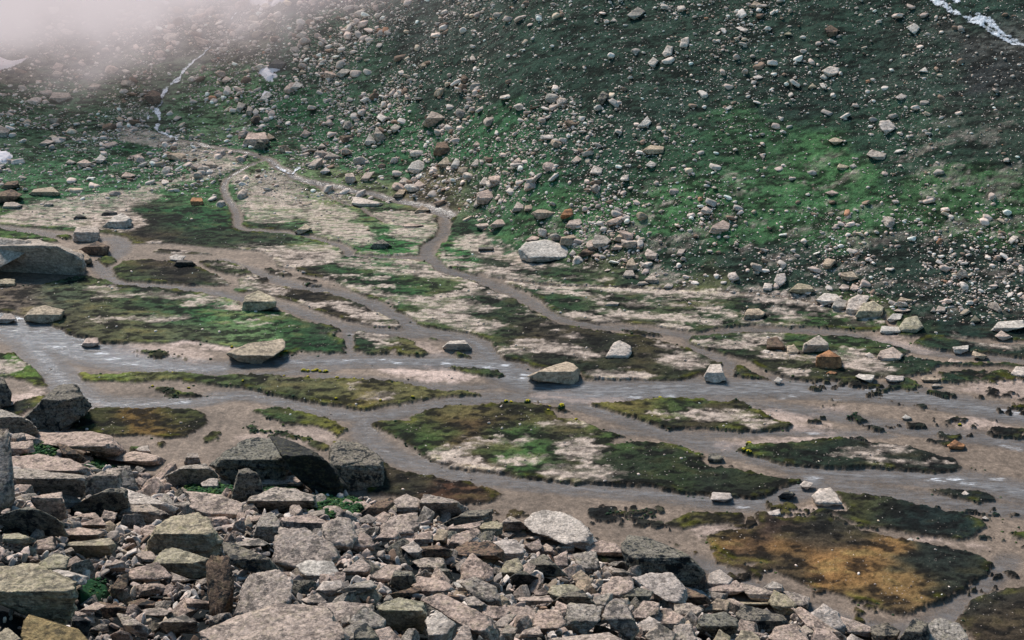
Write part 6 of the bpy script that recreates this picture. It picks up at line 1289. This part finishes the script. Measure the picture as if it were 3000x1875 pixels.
# ------------------------------------------------------------------ drifting fog over the upper left slope
m = NT('fog'); g = m.n('ShaderNodeNewGeometry').outputs['Position']; sx = m.n('ShaderNodeSeparateXYZ'); m.l(g, sx.inputs[0])
nz = m.noise(g, .05, 6, .66)
# thick above a tilted level that drops toward the left
lev = m.math('ADD', m.math('MULTIPLY', sx.outputs['Z'], .075), m.math('MULTIPLY', sx.outputs['X'], -.018))
lev = m.math('ADD', lev, m.math('MULTIPLY', m.math('SUBTRACT', nz, .5), 4.6))
rp = m.n('ShaderNodeMapRange', interpolation_type='SMOOTHERSTEP'); rp.inputs['From Min'].default_value = FOG_A; rp.inputs['From Max'].default_value = FOG_B; m.l(lev, rp.inputs['Value'])
fz = m.n('ShaderNodeMapRange', interpolation_type='SMOOTHERSTEP'); fz.inputs['From Min'].default_value = 34; fz.inputs['From Max'].default_value = 25; m.l(sx.outputs['Z'], fz.inputs['Value'])
fy = m.n('ShaderNodeMapRange', interpolation_type='SMOOTHERSTEP'); fy.inputs['From Min'].default_value = 190; fy.inputs['From Max'].default_value = 236; m.l(sx.outputs['Y'], fy.inputs['Value'])
den = m.math('MULTIPLY', fy.outputs[0], m.math('MULTIPLY', m.math('MULTIPLY', m.math('POWER', rp.outputs[0], 1.75), fz.outputs[0]), FOG_D))
ab = m.n('ShaderNodeVolumeAbsorption'); ab.inputs['Color'].default_value = (0, 0, 0, 1); m.l(den, ab.inputs['Density'])
em = m.n('ShaderNodeEmission'); em.inputs['Color'].default_value = (*[float(q) for q in lin((216, 206, 209))], 1); m.l(den, em.inputs['Strength'])  # emission stands in for daylight scattered inside the fog
ad = m.n('ShaderNodeAddShader'); m.l(ab.outputs[0], ad.inputs[0]); m.l(em.outputs[0], ad.inputs[1]); m.out(None, ad.outputs[0])
sec = [(-150, -2), (-45, -2), (15, 26), (15, 34), (-150, 34)]
bmf = bmesh.new(); va_ = [bmf.verts.new((a_, 190, c_)) for a_, c_ in sec]; vb_ = [bmf.verts.new((a_, 290, c_)) for a_, c_ in sec]
bmf.faces.new(va_); bmf.faces.new(vb_[::-1])
for i in range(5): bmf.faces.new((va_[i], vb_[i], vb_[(i + 1) % 5], va_[(i + 1) % 5]))
bmesh.ops.recalc_face_normals(bmf, faces=bmf.faces[:]); fme = bpy.data.meshes.new('fog'); bmf.to_mesh(fme); bmf.free(); fme.materials.append(m.m)
fg = link('fog', fme, 'pale drifting fog swallowing the upper left slope', 'fog', None, 'stuff')


# ------------------------------------------------------------------ light
w = bpy.data.worlds.new('World'); S.world = w; w.use_nodes = True; nt = w.node_tree
sky = nt.nodes.new('ShaderNodeTexSky'); sky.sky_type = 'NISHITA'; sky.sun_disc = False
SE = math.radians(50); sdir = Vector((-.40, .60, 0)).normalized()
SAZ = math.atan2(sdir.x, sdir.y)
sky.sun_elevation = SE; sky.sun_rotation = SAZ; sky.altitude = 2500; sky.air_density = 1.0; sky.dust_density = 2.0
bg = nt.nodes['Background']; bg.inputs['Strength'].default_value = .17
tm_ = nt.nodes.new('ShaderNodeMix'); tm_.data_type = 'RGBA'; tm_.blend_type = 'MULTIPLY'; tm_.inputs[0].default_value = 1; tm_.inputs[7].default_value = (.72, 1.0, .95, 1)
nt.links.new(sky.outputs[0], tm_.inputs[6]); nt.links.new(tm_.outputs[2], bg.inputs['Color'])
sl = bpy.data.lights.new('sun', 'SUN'); so = bpy.data.objects.new('sun', sl); COL.objects.link(so)
sl.energy = 5.0; sl.angle = math.radians(15); sl.color = (1, .925, .85)
dv = Vector((sdir.x * math.cos(SE), sdir.y * math.cos(SE), math.sin(SE)))
so.rotation_euler = dv.to_track_quat('Z', 'Y').to_euler()
S.view_settings.view_transform = 'Standard'; S.view_settings.look = 'None'; S.view_settings.exposure = 0
S.render.engine = 'CYCLES'; S.cycles.volume_step_rate = .6; S.cycles.max_bounces = 6; S.cycles.transparent_max_bounces = 8
